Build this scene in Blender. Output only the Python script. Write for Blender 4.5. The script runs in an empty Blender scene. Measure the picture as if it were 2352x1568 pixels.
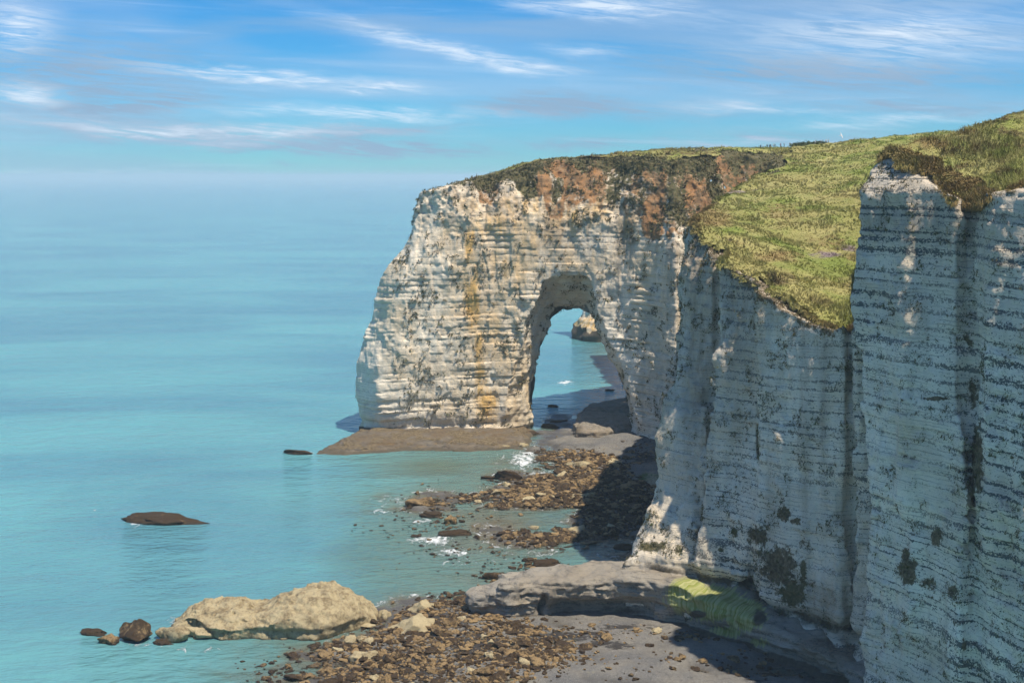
import bpy, bmesh, math, random
import numpy as np
from concurrent.futures import ThreadPoolExecutor
R = math.radians
random.seed(7); rng = np.random.default_rng(7)
SC = bpy.context.scene
COL = SC.collection

# ------------------------------------------------------------------ camera
W0, H0, F0, U0, V0, CAMZ = 2352., 1568., 3000., 1176., 405., 80.
cam_d = bpy.data.cameras.new('camera'); cam = bpy.data.objects.new('camera', cam_d); COL.objects.link(cam)
cam.location = (0, 0, CAMZ); cam.rotation_euler = (R(90), 0, 0)
cam_d.sensor_width = 36.0; cam_d.lens = 36.0 * F0 / W0
cam_d.shift_y = -(H0 / 2 - V0) / W0
cam_d.clip_start = 1.0; cam_d.clip_end = 120000
SC.camera = cam

# ------------------------------------------------------------------ light
SUN_AZ, SUN_EL = 45.0, 64.5          # degrees to the right of "behind the camera", height
sd = np.array([math.sin(R(SUN_AZ)) * math.cos(R(SUN_EL)), -math.cos(R(SUN_AZ)) * math.cos(R(SUN_EL)), math.sin(R(SUN_EL))])
sun_l = bpy.data.lights.new('sun', 'SUN'); sun_l.energy = 4.7; sun_l.angle = R(0.6); sun_l.color = (1.0, 0.91, 0.77)
sun = bpy.data.objects.new('sun', sun_l); COL.objects.link(sun)
from mathutils import Vector
sun.rotation_euler = Vector(sd).to_track_quat('Z', 'Y').to_euler()
sun.location = (60, 100, 200)

SC.view_settings.view_transform = 'Standard'; SC.view_settings.look = 'None'
SC.view_settings.gamma = 1.0; SC.view_settings.exposure = 0.33
SC.view_settings.use_curve_mapping = False
try:
    SC.cycles.volume_bounces = 1
    SC.cycles.max_bounces = 6; SC.cycles.diffuse_bounces = 2; SC.cycles.glossy_bounces = 2
    SC.cycles.use_denoising = True
    SC.cycles.use_adaptive_sampling = True; SC.cycles.adaptive_threshold = 0.03; SC.cycles.adaptive_min_samples = 16
except Exception:
    pass

class NT:
    """tiny node-tree helper"""
    def __init__(s, tree): s.t = tree; s.n = tree.nodes; s.l = tree.links
    def node(s, typ, **kw):
        n = s.n.new(typ)
        for k, v in kw.items(): setattr(n, k, v)
        return n
    def put(s, sock, v):
        if isinstance(v, bpy.types.NodeSocket): s.l.new(v, sock)
        elif v is not None:
            if hasattr(sock, 'default_value'):
                try: sock.default_value = v
                except Exception:
                    if isinstance(v, (int, float)): sock.default_value = (v, v, v)
                    else: sock.default_value = (*v, 1.0)
    def m(s, op, a, b=None, c=None, clamp=False):
        n = s.node('ShaderNodeMath', operation=op); n.use_clamp = clamp
        s.put(n.inputs[0], a)
        if b is not None: s.put(n.inputs[1], b)
        if c is not None: s.put(n.inputs[2], c)
        return n.outputs[0]
    def vm(s, op, a, b=None):
        n = s.node('ShaderNodeVectorMath', operation=op); s.put(n.inputs[0], a)
        if b is not None: s.put(n.inputs[1], b)
        return n.outputs[0]
    def sep(s, v):
        n = s.node('ShaderNodeSeparateXYZ'); s.l.new(v, n.inputs[0]); return n.outputs
    def comb(s, x, y, z):
        n = s.node('ShaderNodeCombineXYZ')
        for i, v in enumerate((x, y, z)): s.put(n.inputs[i], v)
        return n.outputs[0]
    def noise(s, vec, scale, detail=3.0, rough=0.5, dist=0.0):
        n = s.node('ShaderNodeTexNoise'); s.put(n.inputs['Vector'], vec)
        n.inputs['Scale'].default_value = scale; n.inputs['Detail'].default_value = detail
        n.inputs['Roughness'].default_value = rough; n.inputs['Distortion'].default_value = dist
        return n.outputs[0]
    def ramp(s, x, a, b, smooth=True):
        n = s.node('ShaderNodeMapRange'); n.interpolation_type = 'SMOOTHSTEP' if smooth else 'LINEAR'
        s.put(n.inputs[0], x); s.put(n.inputs[1], a); s.put(n.inputs[2], b); return n.outputs[0]
    def mix(s, f, a, b, blend='MIX'):
        n = s.node('ShaderNodeMix', data_type='RGBA', blend_type=blend)
        s.put(n.inputs[0], f)
        for i, v in ((6, a), (7, b)):
            if isinstance(v, bpy.types.NodeSocket): s.l.new(v, n.inputs[i])
            else: n.inputs[i].default_value = (*v, 1.0)
        return n.outputs[2]
    def attr(s, name):
        n = s.node('ShaderNodeAttribute', attribute_name=name); return n.outputs['Fac']

# ------------------------------------------------------------------ world: sky with thin streaky cloud
world = bpy.data.worlds.new('World'); SC.world = world; world.use_nodes = True
wt = NT(world.node_tree); wt.n.clear()
def build_world(t):
    sky = t.node('ShaderNodeTexSky', sky_type='NISHITA')
    sky.sun_disc = False; sky.sun_elevation = R(SUN_EL); sky.sun_rotation = R(180 - SUN_AZ)
    sky.altitude = 80; sky.air_density = 1.0; sky.dust_density = 0.0; sky.ozone_density = 5.0
    tc = t.node('ShaderNodeTexCoord').outputs['Generated']
    x, y, z = t.sep(tc)
    # a polarised, saturated blue as in the photograph (same treatment for the whole sky)
    hs = t.node('ShaderNodeHueSaturation'); hs.inputs['Saturation'].default_value = 1.2; hs.inputs['Hue'].default_value = 0.488
    t.l.new(sky.outputs[0], hs.inputs['Color'])
    base = t.mix(1.0, hs.outputs[0], (0.22, 0.53, 0.80), 'MULTIPLY')
    # horizon-stretched cloud space (no seam): squash height
    zt = t.m('ADD', t.m('MULTIPLY', z, 9.0), t.m('MULTIPLY', x, 0.35))
    wv = t.comb(x, y, zt)
    warp = t.noise(wv, 2.2, 3, 0.5)
    wv2 = t.comb(x, y, t.m('ADD', zt, t.m('MULTIPLY', warp, 0.25)))
    big = t.noise(wv2, 2.3, 4, 0.55, 0.4)
    fine = t.noise(t.comb(t.m('MULTIPLY', x, 1.0), y, t.m('MULTIPLY', zt, 1.6)), 6.0, 6, 0.6, 0.6)
    veil = t.m('MULTIPLY', t.ramp(big, 0.40, 0.68), t.m('ADD', 0.45, t.m('MULTIPLY', fine, 0.9)))
    wisp = t.ramp(t.noise(t.comb(x, y, t.m('MULTIPLY', zt, 2.0)), 4.0, 6, 0.62, 0.9), 0.56, 0.80)
    grey = t.ramp(t.noise(t.comb(t.m('ADD', x, 3.1), y, t.m('MULTIPLY', zt, 1.3)), 2.6, 5, 0.55, 0.5), 0.50, 0.66)
    # streaks of cirrus and stratus that stand in this part of the sky (azimuth tangent, elevation tangent)
    yy = t.m('MAXIMUM', y, 0.05)
    a = t.m('DIVIDE', x, yy); e = t.m('DIVIDE', z, yy)
    front = t.ramp(y, 0.3, 0.7)
    nd = t.m('SUBTRACT', t.noise(t.comb(t.m('MULTIPLY', a, 14.0), t.m('MULTIPLY', e, 60.0), 0.3), 1.0, 5, 0.6, 0.3), 0.5)
    nd2 = t.noise(t.comb(t.m('MULTIPLY', a, 22.0), t.m('ADD', t.m('MULTIPLY', e, 240.0), t.m('MULTIPLY', a, 26.0)), 1.3), 1.0, 6, 0.66, 0.8)
    ev = t.comb(a, t.m('ADD', e, t.m('MULTIPLY', nd, 0.022)), 0.0)
    tex = t.m('ADD', 0.15, t.m('MULTIPLY', t.ramp(nd2, 0.30, 0.72), 1.25))
    def total(lst):
        acc = 0.0
        for u, v, lu, lv, tilt, s in lst:
            mp = t.node('ShaderNodeMapping', vector_type='TEXTURE'); t.l.new(ev, mp.inputs[0])
            mp.inputs['Location'].default_value = ((u - U0) / F0, (V0 - v) / F0, 0)
            mp.inputs['Rotation'].default_value = (0, 0, -math.atan(tilt)); mp.inputs['Scale'].default_value = (lu * 1.75 / F0, lv * 1.75 / F0, 1)
            gr = t.node('ShaderNodeTexGradient', gradient_type='QUADRATIC_SPHERE'); t.l.new(mp.outputs[0], gr.inputs[0])
            acc = t.m('MULTIPLY_ADD', gr.outputs['Fac'], s * 1.25, acc)
        return t.m('MULTIPLY', t.m('MULTIPLY', acc, tex), front)
    white = total([(620, 178, 290, 16, 0.09, .95), (900, 205, 110, 7, 0.07, .6), (1000, 105, 260, 20, 0.26, .75), (1230, 150, 120, 14, 0.12, .55),
                   (820, 258, 330, 17, 0.02, .7), (1390, 18, 230, 26, 0.08, .9), (60, 215, 90, 26, 0.1, .8), (40, 60, 90, 70, 0, .7), (640, 300, 300, 16, 0.0, .55),
                   (330, 300, 330, 22, 0.08, .55), (1740, 250, 230, 14, 0.05, .45), (2010, 285, 260, 14, -.06, .45), (1330, 115, 90, 14, .1, .4), (2060, 80, 380, 70, 0, .6), (220, 395, 330, 6, 0, .3), (1700, 330, 200, 9, 0, .3)])
    greyc = total([(480, 312, 480, 28, 0.05, .95), (840, 300, 220, 14, -0.03, .9), (640, 342, 120, 13, 0, .6), (930, 345, 200, 16, 0.03, .9), (180, 170, 340, 100, .05, .65), (300, 240, 260, 26, -.05, .5),
                   (1250, 245, 190, 30, -.02, .95), (1480, 250, 260, 22, .05, .45), (1900, 170, 480, 50, .04, .75), (2100, 250, 300, 18, .02, .5), (1700, 330, 300, 26, -.02, .5), (2100, 340, 300, 30, 0, .4), (1300, 330, 200, 14, 0, .45), (650, 373, 26, 4, 0, .6), (420, 405, 500, 9, 0, .35)])
    c = t.mix(t.m('MULTIPLY', veil, 0.42), base, (3.5, 4.3, 5.5))
    c = t.mix(t.m('MULTIPLY', grey, 0.42), c, (2.1, 3.2, 4.6))
    c = t.mix(t.m('MINIMUM', t.m('MULTIPLY', greyc, 1.5), 0.9), c, (2.05, 3.0, 4.2))
    c = t.mix(t.m('MULTIPLY', wisp, 0.32), c, (4.4, 5.5, 6.7))
    c = t.mix(t.m('MINIMUM', white, 0.9), c, (5.2, 6.0, 6.9))
    bg = t.node('ShaderNodeBackground'); bg.inputs[1].default_value = 0.12
    t.l.new(c, bg.inputs[0])
    out = t.node('ShaderNodeOutputWorld'); t.l.new(bg.outputs[0], out.inputs[0])
build_world(wt)

# ------------------------------------------------------------------ numeric helpers
def P(u, v, D): return ((u - U0) * D / F0, D, CAMZ - (v - V0) * D / F0)
def G(u, v, z=0.0):                     # pixel on a level surface of height z -> ground point
    D = (CAMZ - z) * F0 / (v - V0); return ((u - U0) * D / F0, D)
def UV(x, y, z): return U0 + F0 * x / y, V0 + F0 * (CAMZ - z) / y
def sstep(a, b, x):
    t = np.clip((x - a) / (b - a), 0, 1); return t * t * (3 - 2 * t)

def make_fbm(n, beta, seed, kmin=2):
    r = np.random.default_rng(seed)
    k = np.fft.fftfreq(n) * n; kz = np.fft.rfftfreq(n) * n
    kk = np.sqrt(k[:, None, None] ** 2 + k[None, :, None] ** 2 + kz[None, None, :] ** 2)
    amp = np.where(kk >= kmin, np.maximum(kk, 1e-6) ** (-beta / 2), 0)
    f = np.fft.rfftn(r.standard_normal((n, n, n)))
    a = np.fft.irfftn(f * amp, s=(n, n, n)); a /= a.std()
    return a.astype(np.float32)
NB = 96
FB = make_fbm(NB, 4.2, 3, 3)           # rich fractal
FS = make_fbm(NB, 6.0, 5, 3)           # smoother
def samp3(A, x, y, z):
    n = A.shape[0]
    xi = np.floor(x); yi = np.floor(y); zi = np.floor(z)
    fx = (x - xi).astype(np.float32); fy = (y - yi).astype(np.float32); fz = (z - zi).astype(np.float32)
    x0 = xi.astype(np.int32) % n; y0 = yi.astype(np.int32) % n; z0 = zi.astype(np.int32) % n
    x1 = (x0 + 1) % n; y1 = (y0 + 1) % n; z1 = (z0 + 1) % n
    c00 = A[x0, y0, z0] * (1 - fx) + A[x1, y0, z0] * fx; c10 = A[x0, y1, z0] * (1 - fx) + A[x1, y1, z0] * fx
    c01 = A[x0, y0, z1] * (1 - fx) + A[x1, y0, z1] * fx; c11 = A[x0, y1, z1] * (1 - fx) + A[x1, y1, z1] * fx
    c0 = c00 * (1 - fy) + c10 * fy; c1 = c01 * (1 - fy) + c11 * fy
    return c0 * (1 - fz) + c1 * fz
def noi(x, y, z, lx, ly=None, lz=None, A=None, off=0.0):
    """fractal noise, coarsest lumps about lx/ly/lz metres across"""
    A = FB if A is None else A
    ly = lx if ly is None else ly; lz = lx if lz is None else lz
    k = NB / 6.0
    return samp3(A, x / lx * k + off * 7.3, y / ly * k + off * 3.1, z / lz * k + off * 11.7)

def poly_sdf(pts, gx, gy):
    """signed distance (negative inside) of a polygon on grid points"""
    pts = np.asarray(pts, float); X, Y = gx.ravel(), gy.ravel()
    d2 = np.full(X.shape, 1e18); ins = np.zeros(X.shape, bool)
    for i in range(len(pts)):
        ax, ay = pts[i]; bx, by = pts[(i + 1) % len(pts)]
        ex, ey = bx - ax, by - ay; L = ex * ex + ey * ey + 1e-12
        t = np.clip(((X - ax) * ex + (Y - ay) * ey) / L, 0, 1)
        d2 = np.minimum(d2, (X - ax - t * ex) ** 2 + (Y - ay - t * ey) ** 2)
        c = ((ay > Y) != (by > Y)) & (X < (bx - ax) * (Y - ay) / (by - ay + 1e-12) + ax)
        ins ^= c
    return (np.sqrt(d2) * np.where(ins, -1, 1)).reshape(gx.shape)

class Loft:
    """signed distance to a solid whose outline changes with a third coordinate"""
    def __init__(s, levels, polys, lo, hi, step):
        s.lev = np.asarray(levels, float); s.lo = lo; s.step = step
        nx = int((hi[0] - lo[0]) / step) + 2; ny = int((hi[1] - lo[1]) / step) + 2
        gx, gy = np.meshgrid(lo[0] + np.arange(nx) * step, lo[1] + np.arange(ny) * step, indexing='ij')
        s.g = np.stack([poly_sdf(p, gx, gy) for p in polys]).astype(np.float32)
    def __call__(s, x, y, w):
        nl, nx, ny = s.g.shape
        l = np.interp(w, s.lev, np.arange(nl)); l0 = np.clip(np.floor(l).astype(int), 0, max(nl - 2, 0)); fl = (l - l0).astype(np.float32)
        l1 = np.minimum(l0 + 1, nl - 1)
        fx = np.clip((x - s.lo[0]) / s.step, 0, nx - 1.001); fy = np.clip((y - s.lo[1]) / s.step, 0, ny - 1.001)
        i = fx.astype(int); j = fy.astype(int); fx = (fx - i).astype(np.float32); fy = (fy - j).astype(np.float32)
        def b(l): return (s.g[l, i, j] * (1 - fx) + s.g[l, i + 1, j] * fx) * (1 - fy) + (s.g[l, i, j + 1] * (1 - fx) + s.g[l, i + 1, j + 1] * fx) * fy
        return b(l0) * (1 - fl) + b(l1) * fl

def nets(f, fc, lo, hi, h, margin=3.0, B=8):
    """surface nets on a sparse grid. f = field, fc = coarse field used to find blocks"""
    lo = np.asarray(lo, float); hi = np.asarray(hi, float)
    nb = np.ceil((hi - lo) / (h * B)).astype(int)
    bi = np.stack(np.meshgrid(*[np.arange(n) for n in nb], indexing='ij'), -1).reshape(-1, 3)
    c = lo + (bi + 0.5) * h * B
    d = fc(c[:, 0], c[:, 1], c[:, 2])
    bi = bi[np.abs(d) < h * B * 0.9 + margin]
    c = lo + (bi + 0.5) * h * B
    bi = bi[np.abs(f(c[:, 0], c[:, 1], c[:, 2])) < h * B * 0.9 + 2.0]
    n1 = B + 1
    loc = np.stack(np.meshgrid(*[np.arange(n1)] * 3, indexing='ij'), -1)
    dims = nb * B + 2
    VID, VP, Q = [], [], []
    def chunk(s):
        b = bi[s:s + 500]
        g = (b[:, None, None, None, :] * B + loc[None])
        p = lo + g * h
        v = f(p[..., 0].ravel(), p[..., 1].ravel(), p[..., 2].ravel()).reshape(p.shape[:-1]).astype(np.float32)
        ins = v < 0
        cs = ins[:, :-1, :-1, :-1].astype(np.int8)
        cnt = np.zeros_like(cs)
        for dx in (0, 1):
            for dy in (0, 1):
                for dz in (0, 1): cnt += ins[:, dx:B + dx, dy:B + dy, dz:B + dz]
        act = np.argwhere((cnt > 0) & (cnt < 8))
        if len(act) == 0: return
        q, i, j, k = act.T
        acc = np.zeros((len(act), 3)); num = np.zeros(len(act))
        cor = [(0, 0, 0), (1, 0, 0), (0, 1, 0), (1, 1, 0), (0, 0, 1), (1, 0, 1), (0, 1, 1), (1, 1, 1)]
        vals = [v[q, i + a, j + b_, k + c_] for a, b_, c_ in cor]
        for e0 in range(8):
            for ax in range(3):
                if cor[e0][ax]: continue
                e1 = e0 + (1, 2, 4)[ax]
                va, vb = vals[e0], vals[e1]; cr = (va < 0) != (vb < 0)
                t = np.where(cr, va / np.where(np.abs(va - vb) < 1e-9, 1e-9, va - vb), 0)
                pt = np.tile(np.array(cor[e0], float), (len(act), 1)); pt[:, ax] += t
                acc += pt * cr[:, None]; num += cr
        gp = b[q] * B + np.stack([i, j, k], 1)
        VP.append(lo + (gp + acc / num[:, None]) * h)
        VID.append((gp[:, 0] * dims[1] + gp[:, 1]) * dims[2] + gp[:, 2])
        for ax in range(3):
            sl0 = [slice(None), slice(0, B), slice(0, B), slice(0, B)]; sl1 = list(sl0); sl1[ax + 1] = slice(1, B + 1)
            a0 = ins[tuple(sl0)]; a1 = ins[tuple(sl1)]
            ed = np.argwhere(a0 != a1)
            if len(ed) == 0: continue
            fl = a0[tuple(ed.T)]
            ge = b[ed[:, 0]] * B + ed[:, 1:]
            o1, o2 = [(1, 2), (2, 0), (0, 1)][ax]
            quad = []
            for s1, s2 in ((0, 0), (1, 0), (1, 1), (0, 1)):
                gg = ge.copy(); gg[:, o1] -= s1; gg[:, o2] -= s2
                quad.append((gg[:, 0] * dims[1] + gg[:, 1]) * dims[2] + gg[:, 2])
            quad = np.stack(quad, 1); quad[~fl] = quad[~fl][:, ::-1]
            Q.append(quad)
    with ThreadPoolExecutor(4) as ex: list(ex.map(chunk, range(0, len(bi), 500)))
    VID = np.concatenate(VID); VP = np.concatenate(VP); Q = np.concatenate(Q)
    o = np.argsort(VID); VID = VID[o]; VP = VP[o]
    ix = np.searchsorted(VID, Q); ix = np.clip(ix, 0, len(VID) - 1)
    ok = (VID[ix] == Q).all(1)
    return VP.astype(np.float32), ix[ok].astype(np.int32)

def mesh_obj(name, V, Fq, mat, parent=None, smooth=True, attrs=None, link=True):
    V = np.asarray(V, np.float32); Fq = np.asarray(Fq, np.int32)
    me = bpy.data.meshes.new(name)
    me.vertices.add(len(V)); me.vertices.foreach_set('co', V.ravel())
    k = Fq.shape[1]
    me.loops.add(Fq.size); me.loops.foreach_set('vertex_index', Fq.ravel())
    me.polygons.add(len(Fq)); me.polygons.foreach_set('loop_start', np.arange(len(Fq), dtype=np.int32) * k)
    try: me.polygons.foreach_set('loop_total', np.full(len(Fq), k, np.int32))
    except Exception: pass
    me.update(calc_edges=True)
    me.polygons.foreach_set('use_smooth', np.full(len(Fq), smooth))
    for a, val in (attrs or {}).items():
        at = me.attributes.new(a, 'FLOAT', 'POINT'); at.data.foreach_set('value', np.asarray(val, np.float32).ravel())
    if mat: me.materials.append(mat)
    o = bpy.data.objects.new(name, me)
    if link: COL.objects.link(o)
    if parent: o.parent = parent
    return o
def compact(V, Fq, keep, attrs=None):
    Fk = Fq[keep]; used = np.unique(Fk); mp = np.full(len(V), -1, np.int32); mp[used] = np.arange(len(used))
    return V[used], mp[Fk], used
def tag(o, label=None, cat=None, group=None, kind=None):
    if label: o['label'] = label
    if cat: o['category'] = cat
    if group: o['group'] = group
    if kind: o['kind'] = kind
    return o
def blob(u, v, lst, soft=0.0):
    """mask from elliptical spots (u, v, ru, rv, strength)"""
    m = np.zeros(u.shape)
    for cu, cv, ru, rv, s in lst:
        q = ((u - cu) / ru) ** 2 + ((v - cv) / rv) ** 2
        m = np.maximum(m, s * np.exp(-q * 1.2))
    return m

# ------------------------------------------------------------------ materials
def new_mat(name):
    m = bpy.data.materials.new(name); m.use_nodes = True; t = NT(m.node_tree); t.n.clear()
    b = t.node('ShaderNodeBsdfPrincipled'); o = t.node('ShaderNodeOutputMaterial'); t.l.new(b.outputs[0], o.inputs[0])
    b.inputs['Roughness'].default_value = 0.9
    try: b.inputs['Specular IOR Level'].default_value = 0.25
    except Exception: pass
    return m, t, b
def bump(t, b, h, strength=0.6, dist=0.2, prev=None):
    n = t.node('ShaderNodeBump'); n.inputs['Strength'].default_value = strength; n.inputs['Distance'].default_value = dist
    t.put(n.inputs['Height'], h)
    if prev: t.l.new(prev, n.inputs['Normal'])
    if b: t.l.new(n.outputs[0], b.inputs['Normal'])
    return n.outputs[0]

def chalk_material():
    m, t, b = new_mat('banded_chalk')
    p = t.node('ShaderNodeNewGeometry').outputs['Position']
    x, y, z = t.sep(p)
    bed = t.attr('bed')
    n_big = t.noise(p, 0.06, 4, 0.55); n_mid = t.noise(p, 0.35, 5, 0.6); n_fine = t.noise(p, 1.6, 6, 0.65)
    vert = t.noise(t.comb(x, y, t.m('MULTIPLY', z, 0.08)), 0.55, 5, 0.6, 0.2)
    bedw = t.m('ADD', bed, t.m('MULTIPLY', t.m('SUBTRACT', n_mid, 0.5), 0.34))
    bid = t.m('FLOOR', bedw); fr = t.m('SUBTRACT', bedw, bid)
    wn = t.node('ShaderNodeTexWhiteNoise', noise_dimensions='1D'); t.l.new(bid, wn.inputs['W']); rnd = wn.outputs['Value']
    wn2 = t.node('ShaderNodeTexWhiteNoise', noise_dimensions='1D'); t.put(wn2.inputs['W'], t.m('ADD', bid, 77.7)); rnd2 = wn2.outputs['Value']
    c = t.mix(t.ramp(n_big, 0.35, 0.68), (0.85, 0.765, 0.62), (0.68, 0.565, 0.405))
    c = t.mix(t.m('MULTIPLY', t.ramp(rnd, 0.2, 1.0), 0.35), c, (0.56, 0.52, 0.44))
    c = t.mix(t.m('MULTIPLY', t.ramp(vert, 0.5, 0.72), 0.32), c, (0.50, 0.43, 0.32))
    c = t.mix(t.m('MULTIPLY', t.ramp(n_fine, 0.45, 0.75), 0.35), c, (0.52, 0.49, 0.43))
    # warm iron staining
    st = t.attr('stain'); stm = t.m('MULTIPLY', st, t.m('ADD', 0.45, t.m('MULTIPLY', t.ramp(t.noise(t.comb(x, y, t.m('MULTIPLY', z, 0.25)), 0.45, 5, 0.6), 0.35, 0.65), 0.75)), clamp=True)
    c = t.mix(stm, c, (0.64, 0.40, 0.14))
    br = t.m('MULTIPLY', t.attr('brown'), t.m('ADD', 0.4, t.m('MULTIPLY', vert, 0.9)), clamp=True)
    c = t.mix(br, c, (0.21, 0.145, 0.085))
    # flint: dark nodules strewn along the bedding planes
    tri = t.m('ABSOLUTE', t.m('SUBTRACT', fr, 0.5))             # 0.5 at the bedding plane, 0 mid-bed
    wid = t.m('ADD', 0.10, t.m('MULTIPLY', t.m('POWER', rnd2, 1.6), 0.42))
    near = t.ramp(tri, t.m('SUBTRACT', 0.5, wid), 0.5)
    spk = t.noise(t.comb(x, y, t.m('MULTIPLY', z, 1.25)), 3.2, 4, 0.65)
    spk2 = t.noise(t.comb(t.m('MULTIPLY', x, 1.0), y, t.m('MULTIPLY', z, 1.6)), 0.9, 3, 0.6)
    dens = t.m('ADD', t.m('MULTIPLY', near, 0.15), t.m('MULTIPLY', t.m('SUBTRACT', spk2, 0.5), 0.45))
    dens = t.m('MULTIPLY', dens, t.m('ADD', 0.55, t.m('MULTIPLY', t.attr('flint'), 0.75)))
    fl = t.ramp(t.m('ADD', spk, dens), 0.585, 0.66)
    line = t.ramp(tri, 0.462, 0.495)
    line = t.m('MULTIPLY', line, t.ramp(t.m('ADD', spk2, t.m('MULTIPLY', rnd, 0.3)), 0.42, 0.62))
    b3 = t.m('ADD', t.m('MULTIPLY', bed, 3.7), t.m('MULTIPLY', t.m('SUBTRACT', n_mid, 0.5), 1.3))
    tri3 = t.m('ABSOLUTE', t.m('SUBTRACT', t.m('FRACT', b3), 0.5))
    thin = t.m('MULTIPLY', t.ramp(tri3, 0.36, 0.49), t.ramp(t.noise(t.comb(x, y, t.m('MULTIPLY', z, 3.0)), 0.22, 5, 0.65), 0.40, 0.62))
    c = t.mix(t.m('MULTIPLY', thin, 0.72), c, (0.27, 0.245, 0.205))
    flm = t.m('MULTIPLY', t.m('MAXIMUM', fl, t.m('MULTIPLY', line, 0.22)), t.m('ADD', 0.22, t.m('MULTIPLY', t.attr('flint'), 0.74)), clamp=True)
    c = t.mix(flm, c, (0.095, 0.097, 0.088))
    c = t.mix(t.m('MULTIPLY', t.attr('grey'), 0.9), c, t.mix(1.0, c, (0.30, 0.30, 0.30), 'MULTIPLY'))  # darkens the chalk evenly; on the long ledge this is painted shade
    # soil, vegetation, moss, algae, wet foot
    soiln = t.noise(p, 0.55, 6, 0.7)
    soilc = t.mix(t.ramp(n_mid, 0.3, 0.7), (0.36, 0.185, 0.075), (0.22, 0.145, 0.080))
    so = t.ramp(t.m('ADD', t.attr('soil'), t.m('MULTIPLY', t.m('SUBTRACT', soiln, 0.5), 1.7)), 0.34, 0.78)
    c = t.mix(so, c, soilc)
    vegn = t.noise(p, 0.75, 6, 0.74)
    vegc = t.mix(t.ramp(n_fine, 0.35, 0.65), (0.065, 0.068, 0.028), (0.15, 0.12, 0.060))
    ve = t.ramp(t.m('ADD', t.attr('veg'), t.m('MULTIPLY', t.m('SUBTRACT', vegn, 0.5), 2.2)), 0.42, 0.66)
    c = t.mix(ve, c, vegc)
    mo = t.ramp(t.m('ADD', t.attr('moss'), t.m('MULTIPLY', t.m('SUBTRACT', vegn, 0.5), 1.5)), 0.45, 0.58)
    c = t.mix(mo, c, t.mix(t.ramp(n_fine, 0.4, 0.6), (0.085, 0.064, 0.036), (0.19, 0.145, 0.085)))
    cu = t.noise(t.comb(t.m('ADD', t.m('MULTIPLY', x, 1.0), t.m('MULTIPLY', y, -0.8)), 0.0, t.m('MULTIPLY', z, 0.12)), 1.3, 5, 0.6, 0.3)
    al = t.ramp(t.m('ADD', t.attr('algae'), t.m('MULTIPLY', t.m('SUBTRACT', cu, 0.5), 1.2)), 0.40, 0.58)
    c = t.mix(t.m('MULTIPLY', al, 0.92), c, t.mix(t.ramp(cu, 0.38, 0.62), (0.19, 0.22, 0.03), (0.40, 0.39, 0.18)))
    wet = t.ramp(t.m('ADD', t.attr('wet'), t.m('MULTIPLY', t.m('SUBTRACT', n_mid, 0.5), 0.8)), 0.40, 0.65)
    c = t.mix(wet, c, t.mix(cu, (0.035, 0.030, 0.024), (0.16, 0.13, 0.085)))
    t.l.new(c, b.inputs['Base Color'])
    hgt = t.m('ADD', t.m('MULTIPLY', n_fine, 0.55), t.m('ADD', t.m('MULTIPLY', flm, 0.12), t.m('MULTIPLY', near, -0.10)))
    hgt = t.m('ADD', hgt, t.m('MULTIPLY', t.noise(p, 5.0, 4, 0.7), 0.18))
    hgt = t.m('SUBTRACT', hgt, t.m('MULTIPLY', thin, 0.22))
    bump(t, b, hgt, 0.7, 0.40)
    return m
MAT_CHALK = chalk_material()

def rock_material(name, dark, tan, lo, hi, toplit=True):
    m, t, b = new_mat(name)
    p = t.node('ShaderNodeNewGeometry').outputs['Position']; x, y, z = t.sep(p)
    tint = t.attr('tint')
    n1 = t.noise(p, 0.5, 5, 0.6); n2 = t.noise(p, 2.2, 6, 0.7)
    f = t.ramp(t.m('ADD', t.m('ADD', n1, t.m('MULTIPLY', t.m('SUBTRACT', n2, 0.5), 1.0)), t.m('MULTIPLY', t.m('SUBTRACT', tint, 0.5), 0.55)), lo, hi)
    c = t.mix(f, dark, tan)
    c = t.mix(t.m('MULTIPLY', t.ramp(n2, 0.5, 0.7), 0.4), c, tuple(q * 0.5 for q in dark))
    wet = t.ramp(t.m('ADD', z, t.m('MULTIPLY', n2, 0.5)), 0.75, 0.25)
    c = t.mix(t.m('MULTIPLY', wet, 0.75), c, (0.022, 0.018, 0.013))
    t.l.new(c, b.inputs['Base Color'])
    t.put(b.inputs['Roughness'], t.m('SUBTRACT', 0.85, t.m('MULTIPLY', wet, 0.4)))
    bump(t, b, t.m('ADD', t.m('MULTIPLY', n2, 0.7), t.m('MULTIPLY', t.noise(p, 7, 4, 0.7), 0.3)), 1.0, 0.35)
    return m
MAT_WEED = rock_material('weed_covered_rock', (0.050, 0.032, 0.017), (0.28, 0.190, 0.090), 0.46, 0.74)
MAT_TAN = rock_material('bare_limestone', (0.20, 0.15, 0.08), (0.44, 0.36, 0.21), 0.28, 0.62)

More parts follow.
